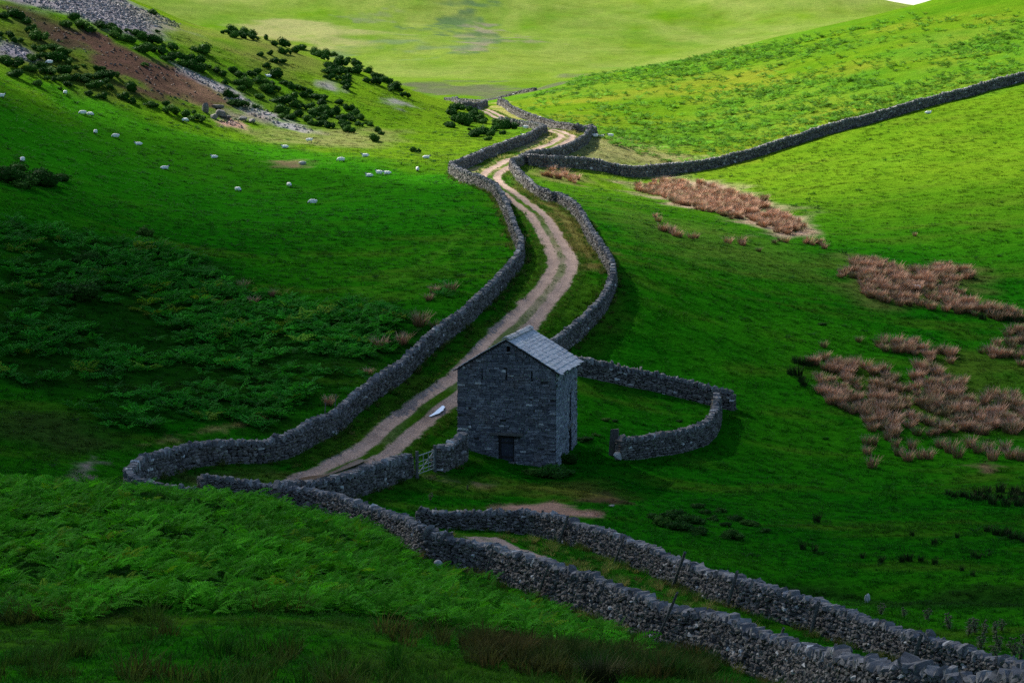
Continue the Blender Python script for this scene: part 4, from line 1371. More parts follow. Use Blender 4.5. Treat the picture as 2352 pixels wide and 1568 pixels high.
# pale seeding grass in the lane between the near walls
q = np.concatenate([LANE_M + np.c_[GR.uniform(-3.5, 3.5, (len(LANE_M), 1)), np.zeros((len(LANE_M), 1))] for _ in range(9)])
ok = ~(on_track(q[:, 0], q[:, 1]) | near_wall(q[:, 0], q[:, 1], .5)); q = q[ok]
lx.append(q[:, 0]); ly.append(q[:, 1]); ls.append(GR.uniform(.4, .9, len(q)))
mix_ = np.clip(GR.random((len(q), 1)) * 1.3 - .2, 0, 1)
lc.append(np.array((.04, .20, .010)) * (1 - mix_) + np.array((.30, .26, .08)) * mix_)
nrm_ = np.gradient(TRK_M, axis=0); nrm_ = np.c_[nrm_[:, 1], -nrm_[:, 0]]; nrm_ /= np.linalg.norm(nrm_, axis=1)[:, None] + 1e-9
cq, cs = [], []
for rep in range(5):
    o_ = GR.uniform(-.22, .22, len(TRK_M)) * TRK_H
    cq.append(TRK_M + nrm_ * o_[:, None] + GR.normal(0, .1, TRK_M.shape))
for rep in range(6):
    o_ = GR.choice([-1, 1], len(TRK_M)) * (TRK_H * GR.uniform(.96, 1.1, len(TRK_M)) + GR.uniform(0, .7, len(TRK_M)))
    cq.append(TRK_M + nrm_ * o_[:, None])
cq = np.concatenate(cq); nc_ = len(TRK_M) * 5
kk_ = np.r_[fbm(cq[:nc_, 0] / 2, cq[:nc_, 1] / 2, 98, 2) > .42, np.ones(len(cq) - nc_, bool)]
lx.append(cq[kk_, 0]); ly.append(cq[kk_, 1]); ls.append(np.r_[GR.uniform(.18, .34, nc_), GR.uniform(.3, .62, len(cq) - nc_)][kk_])
mix_ = GR.random((kk_.sum(), 1)) ** 1.5
lc.append(np.array((.03, .13, .008)) * (1 - mix_) + np.array((.12, .15, .03)) * mix_)
lx = np.concatenate(lx); ly = np.concatenate(ly); ls = np.concatenate(ls); lc = np.concatenate(lc)
ok = ~(on_track(lx, ly) & (ls > .36)); lx, ly, ls, lc = lx[ok], ly[ok], ls[ok], lc[ok]
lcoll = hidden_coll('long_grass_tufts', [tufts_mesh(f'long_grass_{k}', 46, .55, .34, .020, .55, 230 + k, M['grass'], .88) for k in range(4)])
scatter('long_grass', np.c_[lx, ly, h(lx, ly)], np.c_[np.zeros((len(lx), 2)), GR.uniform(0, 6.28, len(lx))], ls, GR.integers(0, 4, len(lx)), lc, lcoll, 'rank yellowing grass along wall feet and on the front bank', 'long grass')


# --- bracken
def fill(poly, dens, seed, thin=None, pad=0.0):
    r = np.random.default_rng(seed)
    lo, hi = poly.min(0) - 2, poly.max(0) + 2
    n = int((hi - lo).prod() * dens)
    x = r.uniform(lo[0], hi[0], n); y = r.uniform(lo[1], hi[1], n)
    d = sdist(poly, x, y) + (vnoise(x / 3, y / 3, 71) - .5) * 3.2
    k = d > pad
    if thin is not None: k &= r.random(n) < thin(x, y)
    k &= np.abs(np.arctan2(x, y)) < R(16)
    return x[k], y[k]


BR = np.random.default_rng(31)
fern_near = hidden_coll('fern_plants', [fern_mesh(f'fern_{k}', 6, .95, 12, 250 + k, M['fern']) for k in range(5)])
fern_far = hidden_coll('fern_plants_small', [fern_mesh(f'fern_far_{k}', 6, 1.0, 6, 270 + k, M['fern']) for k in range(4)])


def bracken(name, polys, dens, coll, nvar, size, base, label, thin=None, hue=.3):
    xs, ys = [], []
    for i, p in enumerate(polys):
        x, y = fill(p, dens, 400 + i + len(name), thin); xs.append(x); ys.append(y)
    x = np.concatenate(xs); y = np.concatenate(ys)
    ok = ~(near_wall(x, y, .75) | on_track(x, y)); x, y = x[ok], y[ok]
    n = len(x)
    c = np.array(base)[None] * (1 + hue * (fbm(x / 6, y / 6, 73, 3) - .5)[:, None] * 2.2) * BR.uniform(.75, 1.3, (n, 1))
    blue = (BR.random((n, 1)) > .8) * np.array((.0, .0, .004)); yel = (BR.random((n, 1)) > .96) * np.array((.08, .03, .0))
    s = size * BR.uniform(.65, 1.2, n) * (.75 + .5 * fbm(x / 5, y / 5, 75, 2))
    scatter(name, np.c_[x, y, h(x, y) - .03], np.c_[BR.normal(0, .14, (n, 2)), BR.uniform(0, 6.28, n)], s, BR.integers(0, nvar, n), np.clip(c + blue + yel, 0.003, 1), coll, label, 'bracken')


bracken('bracken', [BRACKEN_NEAR], 3.6, fern_near, 5, 1.0, (.042, .225, .006), 'dense bright bracken covering the bank in front of the nearest wall', lambda x, y: np.clip(.2 + 2.4 * (fbm(x / 2.6, y / 2.6, 76, 3) - .22), 0, 1))
mid_extra = [poly_w([(975, 660), (1020, 645), (1060, 660), (1040, 690), (990, 690)]), poly_w([(780, 720), (890, 720), (900, 800), (870, 870), (800, 900), (760, 850)]), poly_w([(150, 640), (330, 600), (360, 660), (200, 700)]), poly_w([(600, 950), (760, 860), (790, 880), (640, 985)])]
bracken('bracken', [BRACKEN_MID] + mid_extra, 1.6, fern_far, 4, 1.25, (.020, .175, .010), 'wide dark bed of bracken on the left slope above the track wall', lambda x, y: np.clip(.05 + 3.2 * (fbm(x / 5, y / 5, 77, 3) - .3), 0, 1))
bracken('bracken', BRACKEN_HILL + [SUNHILL], .42, fern_far, 4, 1.1, (.09, .235, .018), 'scattered bright green bracken over the sunny right hillside', lambda x, y: np.clip(2.4 * (fbm(x / 9, y / 6, 78, 4) - .26), 0, 1))
# small weeds dotted over the sward, loose clumps rather than an even spread
wx, wy = in_fan(95, 300, .10, seed=171)
k = (fbm(wx / 14, wy / 9, 79, 3) > .54) & ~(on_track(wx, wy) | in_barn(wx, wy) | near_wall(wx, wy, .8))
wx, wy = wx[k], wy[k]
wcoll = hidden_coll('weed_plants', [fern_mesh(f'weed_{k}', 7, .42, 4, 290 + k, M['fern']) for k in range(3)])
scatter('weeds', np.c_[wx, wy, h(wx, wy)], np.c_[np.zeros((len(wx), 2)), BR.uniform(0, 6.28, len(wx))], BR.uniform(.5, 1.5, len(wx)), BR.integers(0, 3, len(wx)), np.array((.009, .07, .005))[None] * BR.uniform(.6, 1.3, (len(wx), 1)), wcoll, 'small dark weeds dotted in loose clumps over the pasture', 'weeds')
# loose scree stones
sx_, sy_ = [], []
for p, c, so_, kk, sd in PATCH:
    if kk >= .95 and p[:, 1].mean() > 255 and p[:, 1].mean() < 420:
        x, y = fill(p, 4.0 if c[2] > .12 else .7, 500 + sd); sx_.append(x); sy_.append(y)
sx_ = np.concatenate(sx_); sy_ = np.concatenate(sy_); n = len(sx_)
g = BR.uniform(.35, 1.35, (n, 1))
rc = ground_col(sx_, sy_) * g + .03 * g
tm = []
for k in range(4):
    v = ST_R[k] * [.3, .24, .16]
    m_ = mesh_data(f'scree_{k}', v, ST_F, M['grass'], False, {'tip': ('FLOAT', np.full(26, .5)), 'lv': ('FLOAT', np.full(26, .5))}); tm.append(m_)
ms, nts, bs = new_mat('scree_stone', .9, .2); nts.links.new(attr(nts, 'col', 'INSTANCER'), bs.inputs['Base Color'])
for m_ in tm: m_.materials.clear(); m_.materials.append(ms)
scatter('rubble', np.c_[sx_, sy_, h(sx_, sy_)], BR.uniform(0, 6.28, (n, 3)) * [.15, .15, 1], BR.uniform(.25, .85, n) ** 1.5, BR.integers(0, 4, n), rc, hidden_coll('scree_stones', tm), 'loose grey and brown scree on the left hillside', 'scree')


# --- gorse bushes: every one an object
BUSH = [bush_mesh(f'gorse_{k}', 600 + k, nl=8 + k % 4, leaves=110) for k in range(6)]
rb = random.Random(5)


def bush(px, py, wpx, label, group=None, flat=1.0, name='gorse_bush', cat='bush', lift=0):
    c = at(px, py)
    s = wpx / FPX * c[1] / 2 * (1.42 if name == 'gorse_bush' else 1)
    me = rb.choice(BUSH)
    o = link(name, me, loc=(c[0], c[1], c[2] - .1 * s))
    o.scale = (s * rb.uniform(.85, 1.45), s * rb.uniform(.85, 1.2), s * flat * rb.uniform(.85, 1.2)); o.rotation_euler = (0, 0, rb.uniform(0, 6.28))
    tag(o, label, cat, group)
    return o


def q1(a, b): return a * .2 * 1.0, b * .2          # 500 px wide detail crop, top left
def q2(a, b): return (450 + a / 4.276) * .9408, (60 + b / 4.276) * .9408


def bushes(pts, f, label, group, wmul=1.0):
    for p in pts:
        x, y = f(p[0], p[1]); k = p[2] * (.2 if f is q1 else .22) * wmul
        bush(x, y, k, label, group)


bushes([(60, 210, 90), (150, 195, 120), (240, 225, 110), (30, 200, 90), (310, 270, 80), (110, 420, 110), (330, 365, 80), (395, 335, 60), (450, 460, 130), (160, 485, 60), (240, 475, 60), (10, 410, 60), (400, 560, 70)], q1,
       'gorse bush scattered on the dark earth at the top left corner', 'bushes on the top left corner')
bushes([(490, 590, 110), (620, 560, 110), (700, 620, 130), (750, 640, 90), (480, 680, 120), (600, 690, 150), (670, 700, 110), (370, 700, 80), (340, 660, 60), (790, 745, 90), (870, 790, 60), (955, 765, 50), (1110, 805, 60), (1190, 800, 60)], q1,
       'gorse bush in the upper row left of the brown earth slope', 'bushes left of the brown earth slope')
bushes([(30, 720, 110), (90, 760, 110), (200, 770, 150), (330, 820, 110), (360, 780, 70), (470, 790, 110), (490, 850, 90), (580, 850, 110), (720, 840, 130), (190, 890, 130), (440, 990, 80), (540, 920, 60), (615, 930, 60), (660, 890, 50), (730, 940, 120), (770, 990, 80), (840, 930, 90), (900, 900, 100), (970, 950, 120), (1020, 890, 90), (1130, 900, 100), (1240, 890, 130), (1340, 890, 80), (1210, 960, 90), (1110, 1010, 130), (1020, 1010, 70), (1255, 1025, 80), (690, 1030, 40)], q1,
       'gorse bush in the belt along the upper edge of the left field', 'bushes along the upper edge of the left field')
bushes([(1015, 1095, 70), (1180, 1130, 80), (1115, 1125, 50), (1420, 1140, 110), (1520, 1190, 90), (1500, 1050, 130), (1730, 1230, 90), (1790, 1230, 60), (1960, 1310, 160), (2140, 1330, 90), (2230, 1310, 60), (2270, 1390, 150), (1900, 1210, 70)], q1,
       'gorse bush spaced out below the brown earth slope', 'bushes below the brown earth slope')
bushes([(770, 310, 110), (850, 230, 110), (920, 310, 130), (1030, 370, 90), (1150, 310, 120), (1200, 330, 60), (1280, 330, 90), (1330, 380, 110), (1310, 430, 90), (1420, 470, 110), (1460, 370, 60), (1500, 490, 90), (1560, 410, 110), (1640, 460, 110), (1760, 500, 110), (1830, 480, 80), (1650, 610, 130), (1760, 590, 90), (1860, 620, 110), (1870, 560, 80), (1980, 570, 110), (1900, 690, 90), (1980, 690, 110), (2070, 670, 90), (2130, 700, 90), (2210, 720, 100), (2120, 760, 110), (2210, 790, 110), (2300, 830, 110)], q1,
       'gorse bush in the row along the top edge of the brown earth slope', 'bushes along the top edge of the brown earth slope')
bushes([(20, 370, 90), (90, 390, 110), (170, 400, 90), (60, 450, 110), (150, 480, 110), (220, 460, 80), (340, 500, 80), (400, 540, 80), (500, 500, 80), (420, 620, 70), (560, 540, 90), (620, 560, 80), (700, 540, 90), (760, 510, 80), (560, 630, 100), (640, 650, 110), (600, 690, 70), (450, 760, 90), (530, 770, 80), (560, 850, 110), (630, 850, 90), (490, 840, 70), (730, 870, 50)], q2,
       'gorse bush in the band beside the grey scree stripe', 'bushes beside the grey scree stripe')
bushes([(770, 610, 80), (840, 620, 80), (910, 630, 60), (850, 700, 110), (900, 720, 80), (950, 690, 90), (790, 770, 80), (1050, 630, 90), (1120, 680, 90), (1180, 670, 70), (1260, 690, 60), (1030, 830, 130), (1130, 780, 90), (1240, 760, 80), (1310, 720, 70), (1360, 770, 90), (1440, 780, 100), (1000, 920, 120), (1060, 940, 80), (1150, 860, 90), (1230, 880, 100), (1330, 870, 90), (1430, 850, 80), (1120, 990, 90), (1200, 960, 90), (1280, 1010, 100), (1350, 960, 90), (1430, 930, 110), (1500, 960, 100), (1590, 930, 90), (1620, 830, 80), (1700, 890, 80), (1750, 890, 60), (1640, 1000, 100), (1720, 990, 90), (1800, 940, 80), (1840, 990, 70), (1760, 1010, 80), (1450, 1010, 110), (1340, 1050, 80), (1420, 1060, 80), (1510, 1080, 90), (1650, 1040, 70), (1700, 1120, 90), (1760, 1130, 60), (1690, 1080, 80), (1830, 1060, 60), (1900, 1040, 50), (1010, 980, 70), (1940, 1060, 50)], q2,
       'gorse bush in the densest thicket in the middle of the left hill', 'bushes in the thicket on the left hill')
bushes([(430, 100, 80), (500, 80, 90), (560, 110, 90), (620, 100, 90), (530, 140, 80), (640, 150, 90), (710, 130, 90), (740, 160, 70), (850, 160, 60), (940, 220, 80), (1040, 230, 100)], q2,
       'gorse bush on the first hump of the left skyline', 'bushes on the left skyline hump')
bushes([(1010, 300, 70), (1080, 310, 70), (1160, 300, 100), (1230, 260, 80), (950, 400, 90), (1020, 400, 60), (900, 320, 60), (800, 330, 60), (1360, 310, 90), (1390, 340, 80), (1480, 330, 80), (1470, 370, 80), (1550, 330, 60), (1640, 360, 50), (1720, 390, 90), (1790, 430, 90), (1830, 460, 60), (1620, 430, 110), (1590, 470, 90), (1510, 450, 90), (1540, 520, 110), (1640, 520, 110), (1720, 500, 100), (1800, 510, 100), (1500, 510, 80), (1530, 570, 100), (1620, 580, 70), (1690, 630, 90), (1690, 680, 90), (1700, 580, 80)], q2,
       'gorse bush under the brow of the left hill', 'bushes under the brow of the left hill')
bushes([(1920, 510, 80), (1980, 550, 70), (2020, 560, 70), (1990, 620, 100), (2080, 600, 90), (2140, 620, 90), (2200, 680, 130), (2160, 700, 80), (2250, 700, 60), (2300, 760, 90), (1900, 600, 60)], q2,
       'gorse bush low on the left skyline above the head of the track', 'bushes low on the left skyline')
for (x, y, w_, t) in ((q2(180, 300) + (28, 'gorse bush alone on the pale grass between scree and skyline')), (q2(860, 450) + (17, 'small gorse bush alone above the two sheep on the hill')), (q2(970, 560) + (26, 'round gorse bush right behind the two sheep on the hill')),
                      (q2(1980, 1220) + (20, 'gorse bush nearest the bright pasture right of the thicket')), (q2(2015, 1120) + (13, 'left one of two tiny bushes at the thicket tip')), (q2(2060, 1150) + (11, 'right one of two tiny bushes at the thicket tip')), (q1(1755, 175) + (17, 'gorse bush perched on the skyline of the grey scree')), (q1(1805, 378) + (9, 'tiny gorse bush under the end of the grey scree')), (q1(1660, 760) + (16, 'gorse bush alone inside the brown earth slope'))):
    bush(x, y, w_, t)
bushes([(520, 230, 110), (490, 290, 110), (560, 210, 80), (590, 300, 80), (540, 360, 110), (600, 350, 110), (620, 400, 150), (700, 260, 110), (690, 350, 120), (760, 300, 110), (800, 370, 110), (840, 390, 90), (430, 410, 70), (480, 430, 90), (680, 460, 40), (770, 530, 130), (830, 490, 80), (880, 510, 130), (940, 530, 80), (990, 470, 110), (1010, 400, 100), (1060, 450, 90), (1110, 450, 130), (1070, 510, 60), (910, 580, 60), (980, 410, 60)], lambda a, b: (940.8 + .2 * a, 207 + .2 * b),
       'juniper bush in the clump beside the upper track', 'juniper clump beside the upper track', .91)
bush(948, 349, 14, 'left one of the small bush pair on the bright left pasture'); bush(962, 351, 12, 'right one of the small bush pair on the bright left pasture')
bush(336, 541, 24, 'lone dark bush standing in the middle of the left field', None, 1.2)
for k, (x, y, w_) in enumerate(((20, 420, 60), (55, 415, 55), (90, 425, 60), (120, 425, 40), (140, 415, 30), (30, 398, 45), (95, 398, 25), (60, 432, 50))):
    bush(x, y, w_, 'dark bush in the low thicket at the left edge below a lone sheep', 'thicket at the left picture edge', .7)
for k, (x, y, w_) in enumerate(((190, 690, 70), (150, 680, 60), (215, 660, 40), (205, 605, 40))):
    bush(x, y, w_, 'nearly black bush hidden among the bracken on the left', 'black bushes in the left bracken', .8)
bush(1302, 1064, 30, 'dark bush at the barn doorway on its right side', None, 1.3); bush(1268, 1086, 70, 'wide low nettle clump in front of the barn corner', None, .45); bush(1225, 1088, 40, 'small low nettle clump beside the wide one', None, .4)
for (x, y, w_) in ((1545, 1190, 60), (1580, 1200, 60), (1560, 1215, 60), (1620, 1180, 30), (1640, 1195, 32), (1655, 1175, 30), (1690, 1195, 32), (1665, 1208, 30), (1760, 1222, 24), (1520, 1205, 50), (1600, 1165, 40), (1500, 1190, 40), (1610, 1225, 40), (1680, 1235, 46), (1720, 1205, 40)):
    bush(x, y, w_, 'nettle clump in the dark weedy patch below the fold', 'nettle clumps below the fold', .7, 'nettle_clump', 'nettles')
for (x, y, w_) in ((1390, 965, 30), (1412, 968, 26), (1560, 968, 24), (1340, 1010, 40), (1370, 1000, 24), (1890, 745, 22)):
    bush(x, y, w_, 'low dark weed clump in the grass of the fold', 'weed clumps in the fold', .5, 'weed_clump', 'weeds')


# --- rushes
RU = np.random.default_rng(41)
rush_c = M['rush']


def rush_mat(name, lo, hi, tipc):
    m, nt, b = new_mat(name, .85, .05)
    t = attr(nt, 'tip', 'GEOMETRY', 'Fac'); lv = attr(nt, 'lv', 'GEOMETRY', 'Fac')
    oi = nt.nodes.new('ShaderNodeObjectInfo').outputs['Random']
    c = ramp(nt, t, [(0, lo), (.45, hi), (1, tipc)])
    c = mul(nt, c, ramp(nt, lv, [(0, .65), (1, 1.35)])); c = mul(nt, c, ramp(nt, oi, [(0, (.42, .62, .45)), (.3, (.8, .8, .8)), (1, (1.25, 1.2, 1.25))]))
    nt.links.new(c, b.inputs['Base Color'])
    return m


M['rushred'] = rush_mat('rush_brown', (.12, .065, .02), (.37, .21, .115), (.68, .45, .31))
M['rushgreen'] = rush_mat('rush_green', (.012, .03, .008), (.022, .05, .012), (.06, .06, .02))
RUSH = [tufts_mesh(f'rush_tuft_{k}', 110, .95, .55, .028, .55, 700 + k, M['rushred'], .86) for k in range(5)]
M['rushdull'] = rush_mat('rush_olive', (.03, .04, .008), (.075, .065, .022), (.20, .15, .07))
TUSSOCK = tufts_mesh('rush_tussock', 420, .95, .75, .018, .5, 760, M['rushdull'], .88)
RUSHG = [tufts_mesh(f'rush_dark_{k}', 110, .95, .55, .03, .35, 720 + k, M['rushgreen'], .92) for k in range(3)]


def tuft(px, py, wpx, label, group=None, green=False, tallness=1.0, wp=None, s=None):
    c = at(px, py) if wp is None else wp
    if s is None: s = wpx / FPX * c[1] / 1.1
    me = (RUSHG if green else RUSH)[int(RU.integers(0, 3 if green else 5))]
    o = link('rush_tuft', me, loc=tuple(c)); o.scale = (s, s, s * tallness * RU.uniform(.85, 1.1)); o.rotation_euler = (0, 0, RU.uniform(0, 6.28))
    tag(o, label, 'rushes', group)


c6 = lambda pts: [(1505 + .36 * a, 517 + .36 * b) for a, b in pts]
BEDS = [
    (c6([(1230, 290), (1300, 220), (1450, 235), (1700, 285), (1900, 262), (2050, 292), (1960, 365), (1930, 430), (1980, 470), (2150, 505), (2300, 560), (2330, 620), (2050, 590), (1900, 572), (1700, 540), (1400, 500), (1240, 450)]), 1.7),
    (c6([(1430, 790), (1480, 745), (1650, 755), (1760, 785), (1900, 805), (2200, 765), (2352, 640), (2352, 880), (2000, 840), (1850, 900), (1920, 960), (1880, 1010), (1900, 1090), (2050, 1110), (2352, 1090), (2352, 1320), (2200, 1330), (2000, 1335), (1700, 1365), (1500, 1370), (1300, 1270), (1150, 1190), (1020, 1070), (1000, 955), (1050, 885), (1250, 880), (1400, 900), (1600, 960), (1750, 910), (1740, 850), (1550, 835)]), 1.5),
    ([(1460, 428), (1530, 408), (1640, 432), (1720, 458), (1800, 492), (1845, 525), (1820, 545), (1700, 510), (1560, 470)], 1.3),
    (c6([(20, 30), (140, 20), (360, 100), (350, 118), (110, 70)]), .5), (c6([(400, 108), (520, 115), (612, 145), (600, 155), (400, 125)]), .6), (c6([(-80, -20), (40, -30), (150, 10), (20, 10)]), .4), (c6([(-130, -75), (0, -80), (60, -55), (-60, -50)]), .4),
    (c6([(740, 95), (850, 110), (860, 135), (760, 120)]), .7), (c6([(920, 90), (1010, 80), (1080, 110), (1060, 130), (930, 125)]), .9), (c6([(1040, 160), (1120, 145), (1155, 180), (1060, 195)]), 1.0), (c6([(980, 195), (1040, 200), (1050, 215), (985, 210)]), .8),
    ([(1228, 400), (1280, 392), (1330, 412), (1325, 424), (1260, 415)], .6),
]
bx, by = [], []
for i, (pts, dn) in enumerate(BEDS):
    pw = poly_w(pts)
    lo, hi = pw.min(0), pw.max(0); n = int((hi - lo).prod() * dn)
    x = RU.uniform(lo[0], hi[0], n); y = RU.uniform(lo[1], hi[1], n)
    d = sdist(pw, x, y) + (vnoise(x / 3, y / 3, 87) - .5) * 2.5
    k = (d > 0) & (vnoise(x / 4.5, y / 4.5, 88) + .3 * vnoise(x / 1.7, y / 1.7, 89) > .19) & (np.arctan2(x, y) < R(13.6))
    bx.append(x[k]); by.append(y[k])
bx = np.concatenate(bx); by = np.concatenate(by); n = len(bx)
bz = h(bx, by); bsz = RU.uniform(.55, 1.15, n)
isol = [(1350, 1400, 32), (1352, 1462, 30), (1384, 1550, 36), (1395, 1400, 26), (1550, 1470, 30), (1610, 1505, 36), (1690, 1490, 30), (1745, 1490, 34), (1640, 1430, 30), (1930, 1485, 36), (1880, 1450, 40), (2060, 1455, 36), (2155, 1500, 38), (2120, 1440, 34), (2265, 1490, 40), (2330, 1500, 36), (2230, 1440, 36), (2010, 1420, 34), (1820, 1420, 34), (1480, 1370, 26), (1530, 1420, 28)]
for a, b_, w_ in isol:
    tuft(1505 + .36 * a, 517 + .36 * b_, w_, 'russet rush tuft standing apart below the big rush bed', 'separate rush tufts below the big bed', tallness=1.25)
for a, b_, w_, t in ((1297, 745, 24, 'small pinkish rush tuft alone between the two right-hand rush beds'), (1075, 780, 24, 'dull brown rush tuft alone left of the rush beds'), (1655, 70, 14, 'small brown rush tuft among the far rush strips'), (660, 168, 18, 'small brown rush tuft at the end of the lower rush strip'), (1180, 335, 20, 'rush tuft just left of the middle rush bed'), (1955, 440, 24, 'rush tuft off the right side of the middle rush bed')):
    tuft(1505 + .36 * a, 517 + .36 * b_, w_, t)
order = np.argsort(by)
near_i = order[:270]
for i in near_i:
    tuft(0, 0, 0, 'pinkish brown rush tuft crowded in the big rush bed at the right edge', 'rush tufts of the big right-hand bed', wp=(bx[i], by[i], bz[i]), s=bsz[i])
rest = order[270:]
M['rushstuff'] = M['rushred']
rcoll = hidden_coll('rush_plants', RUSH)
scatter('rushes', np.c_[bx, by, bz][rest], np.c_[np.zeros((len(rest), 2)), RU.uniform(0, 6.28, len(rest))], bsz[rest], RU.integers(0, 5, len(rest)), np.ones((len(rest), 3)) * .2, rcoll, 'pinkish brown rush beds on the middle and far right pasture', 'rushes')
c8 = lambda a, b: (1505 + .36 * a, 1004 + .36 * b)
for a, b_, w_ in ((940, 715, 26), (1015, 735, 24), (1030, 545, 28), (1320, 770, 18), (1440, 800, 26), (1575, 795, 26), (1620, 790, 26), (1695, 795, 22), (1785, 810, 22), (1780, 685, 22), (1638, 630, 18), (1925, 640, 18), (2030, 765, 20), (2060, 775, 20), (1955, 850, 18), (2025, 885, 18)):
    x, y = c8(a, b_); tuft(x, y, w_, 'dark green rush tuft dotted over the lower right field', 'dark rush tufts of the lower right field', True, 1.15)
for a, b_, w_ in ((1870, 370, 24), (1910, 385, 30), (1960, 380, 30), (2010, 400, 34), (2060, 410, 36), (2110, 400, 36), (2150, 430, 36), (2200, 400, 36), (2240, 440, 36), (2280, 400, 38), (2320, 440, 36), (2350, 420, 36), (2120, 360, 34), (2200, 350, 36), (2290, 360, 36), (2345, 370, 36), (2060, 370, 34)):
    x, y = c8(a, b_); tuft(x, y, w_, 'dark green rush tuft in the upper dark clump at the right edge', 'upper dark rush clump at the right edge', True, .9)
for a, b_, w_ in ((2120, 600, 28), (2170, 620, 30), (2220, 630, 32), (2270, 650, 32), (2320, 650, 32), (2350, 670, 32), (2250, 615, 30)):
    x, y = c8(a, b_); tuft(x, y, w_, 'dark green rush tuft in the lower dark clump at the right edge', 'lower dark rush clump at the right edge', True, .9)
for a, b_, w_ in ((900, 880, 34), (940, 890, 34), (980, 900, 30), (870, 955, 34), (910, 960, 34), (945, 1025, 30), (930, 1000, 28), (2150, 590, 34), (2200, 600, 36), (2250, 610, 36), (2300, 600, 36), (2330, 620, 36), (2090, 600, 30)):
    tuft(1505 + .36 * a, 517 + .36 * b_, w_, 'dark green rush tuft fringing the pinkish rush beds', 'dark rush tufts fringing the pink beds', True, .9)
for px, py, w_, t in ((1382, 1570, 95, 'largest shaggy rush tussock at the bottom edge of the picture'), (558, 662, 34, 'brown rush tuft on the left slope, upper of three'), (582, 697, 28, 'brown rush tuft on the left slope, lowest of three'), (625, 680, 24, 'brown rush tuft on the left slope, right of three'), (965, 748, 52, 'round russet rush tuft beside the long left wall'), (1000, 755, 36, 'duller rush tuft right next to the round russet one'), (925, 790, 40, 'reddish rush tuft below the round russet one'), (997, 672, 30, 'russet rush tuft at the upper fern patch by the wall'), (1035, 670, 40, 'wide brown rush tuft behind the upper fern patch'), (985, 690, 28, 'small russet rush tuft left of the upper fern patch'),
                      (845, 860, 30, 'reddish rush tuft low beside the long left wall'), (755, 930, 34, 'flattened brown rush tuft close behind the left wall'), (870, 800, 46, 'wide brown rush tuft at the fern edge by the wall'), (1440, 985, 0, '')):
    if w_:
        tuft(px, py, w_, t)
        if w_ > 90: COL.objects[-1].data = TUSSOCK

# --- thistles by the lower right wall
def thistle_mesh(seed):
    r = np.random.default_rng(seed)
    L = []
    for k in range(7):
        a = r.uniform(0, 6.28); q = r.uniform(.05, .28); zt = r.uniform(.6, 1.05)
        L.append(((0, 0, .05), (math.cos(a) * q, math.sin(a) * q, zt), .012))
    V, Q = bars(L); n = len(V); Vs = [V]; Qs = [Q]
    for (a, b, w_) in L:
        b = np.array(b)
        for j in range(3):
            p = b + r.normal(0, .035, 3)
            v = ST_R[j] * .035 + p; Vs.append(v); Qs.append(ST_F + n); n += 26
        for j in range(16):
            t = r.uniform(.1, .95); p = np.array(a) * (1 - t) + b * t; d = r.normal(size=3); d[2] *= .4; d /= np.linalg.norm(d); u = np.cross(d, (0, 0, 1)); 
            Vs.append(np.array([p, p + d * .09 + u * .03, p + d * .2, p + d * .09 - u * .03])); Qs.append(np.array([[n, n + 1, n + 2, n + 3]])); n += 4
    return mesh_data('thistle', np.concatenate(Vs), np.concatenate(Qs), M['thistle'], False)


M['thistle'] = mat_plain('thistle_leaf', (.085, .10, .045), .8, .4, 9)
TH_ = [thistle_mesh(800 + k) for k in range(3)]
for k, (x, y, s) in enumerate(((2023, 1412, .8), (2078, 1418, .7), (2130, 1425, .9), (2180, 1445, 1.0), (2225, 1460, 1.0), (2238, 1455, 1.1), (2260, 1458, .9), (2252, 1490, 1.0), (2285, 1455, .8), (2300, 1450, .8), (2295, 1490, 1.0), (2285, 1515, 1.0), (2330, 1510, 1.1), (2350, 1480, .9), (2345, 1515, 1.0), (988, 1150, .7), (1075, 1125, .5))):
    c = at(x, y); o = link('thistle', TH_[k % 3], loc=tuple(c)); o.scale = (s * .8, s * .8, s * .6); o.rotation_euler = (0, 0, k * 1.3)
    tag(o, 'brownish thistle growing beyond the lower right wall' if k < 15 else ('seedy weed stalk in the yard left of the dung' if k == 15 else 'tiny weed at the barn foot beside its door'), 'thistle', 'thistles beyond the lower right wall' if k < 15 else None)

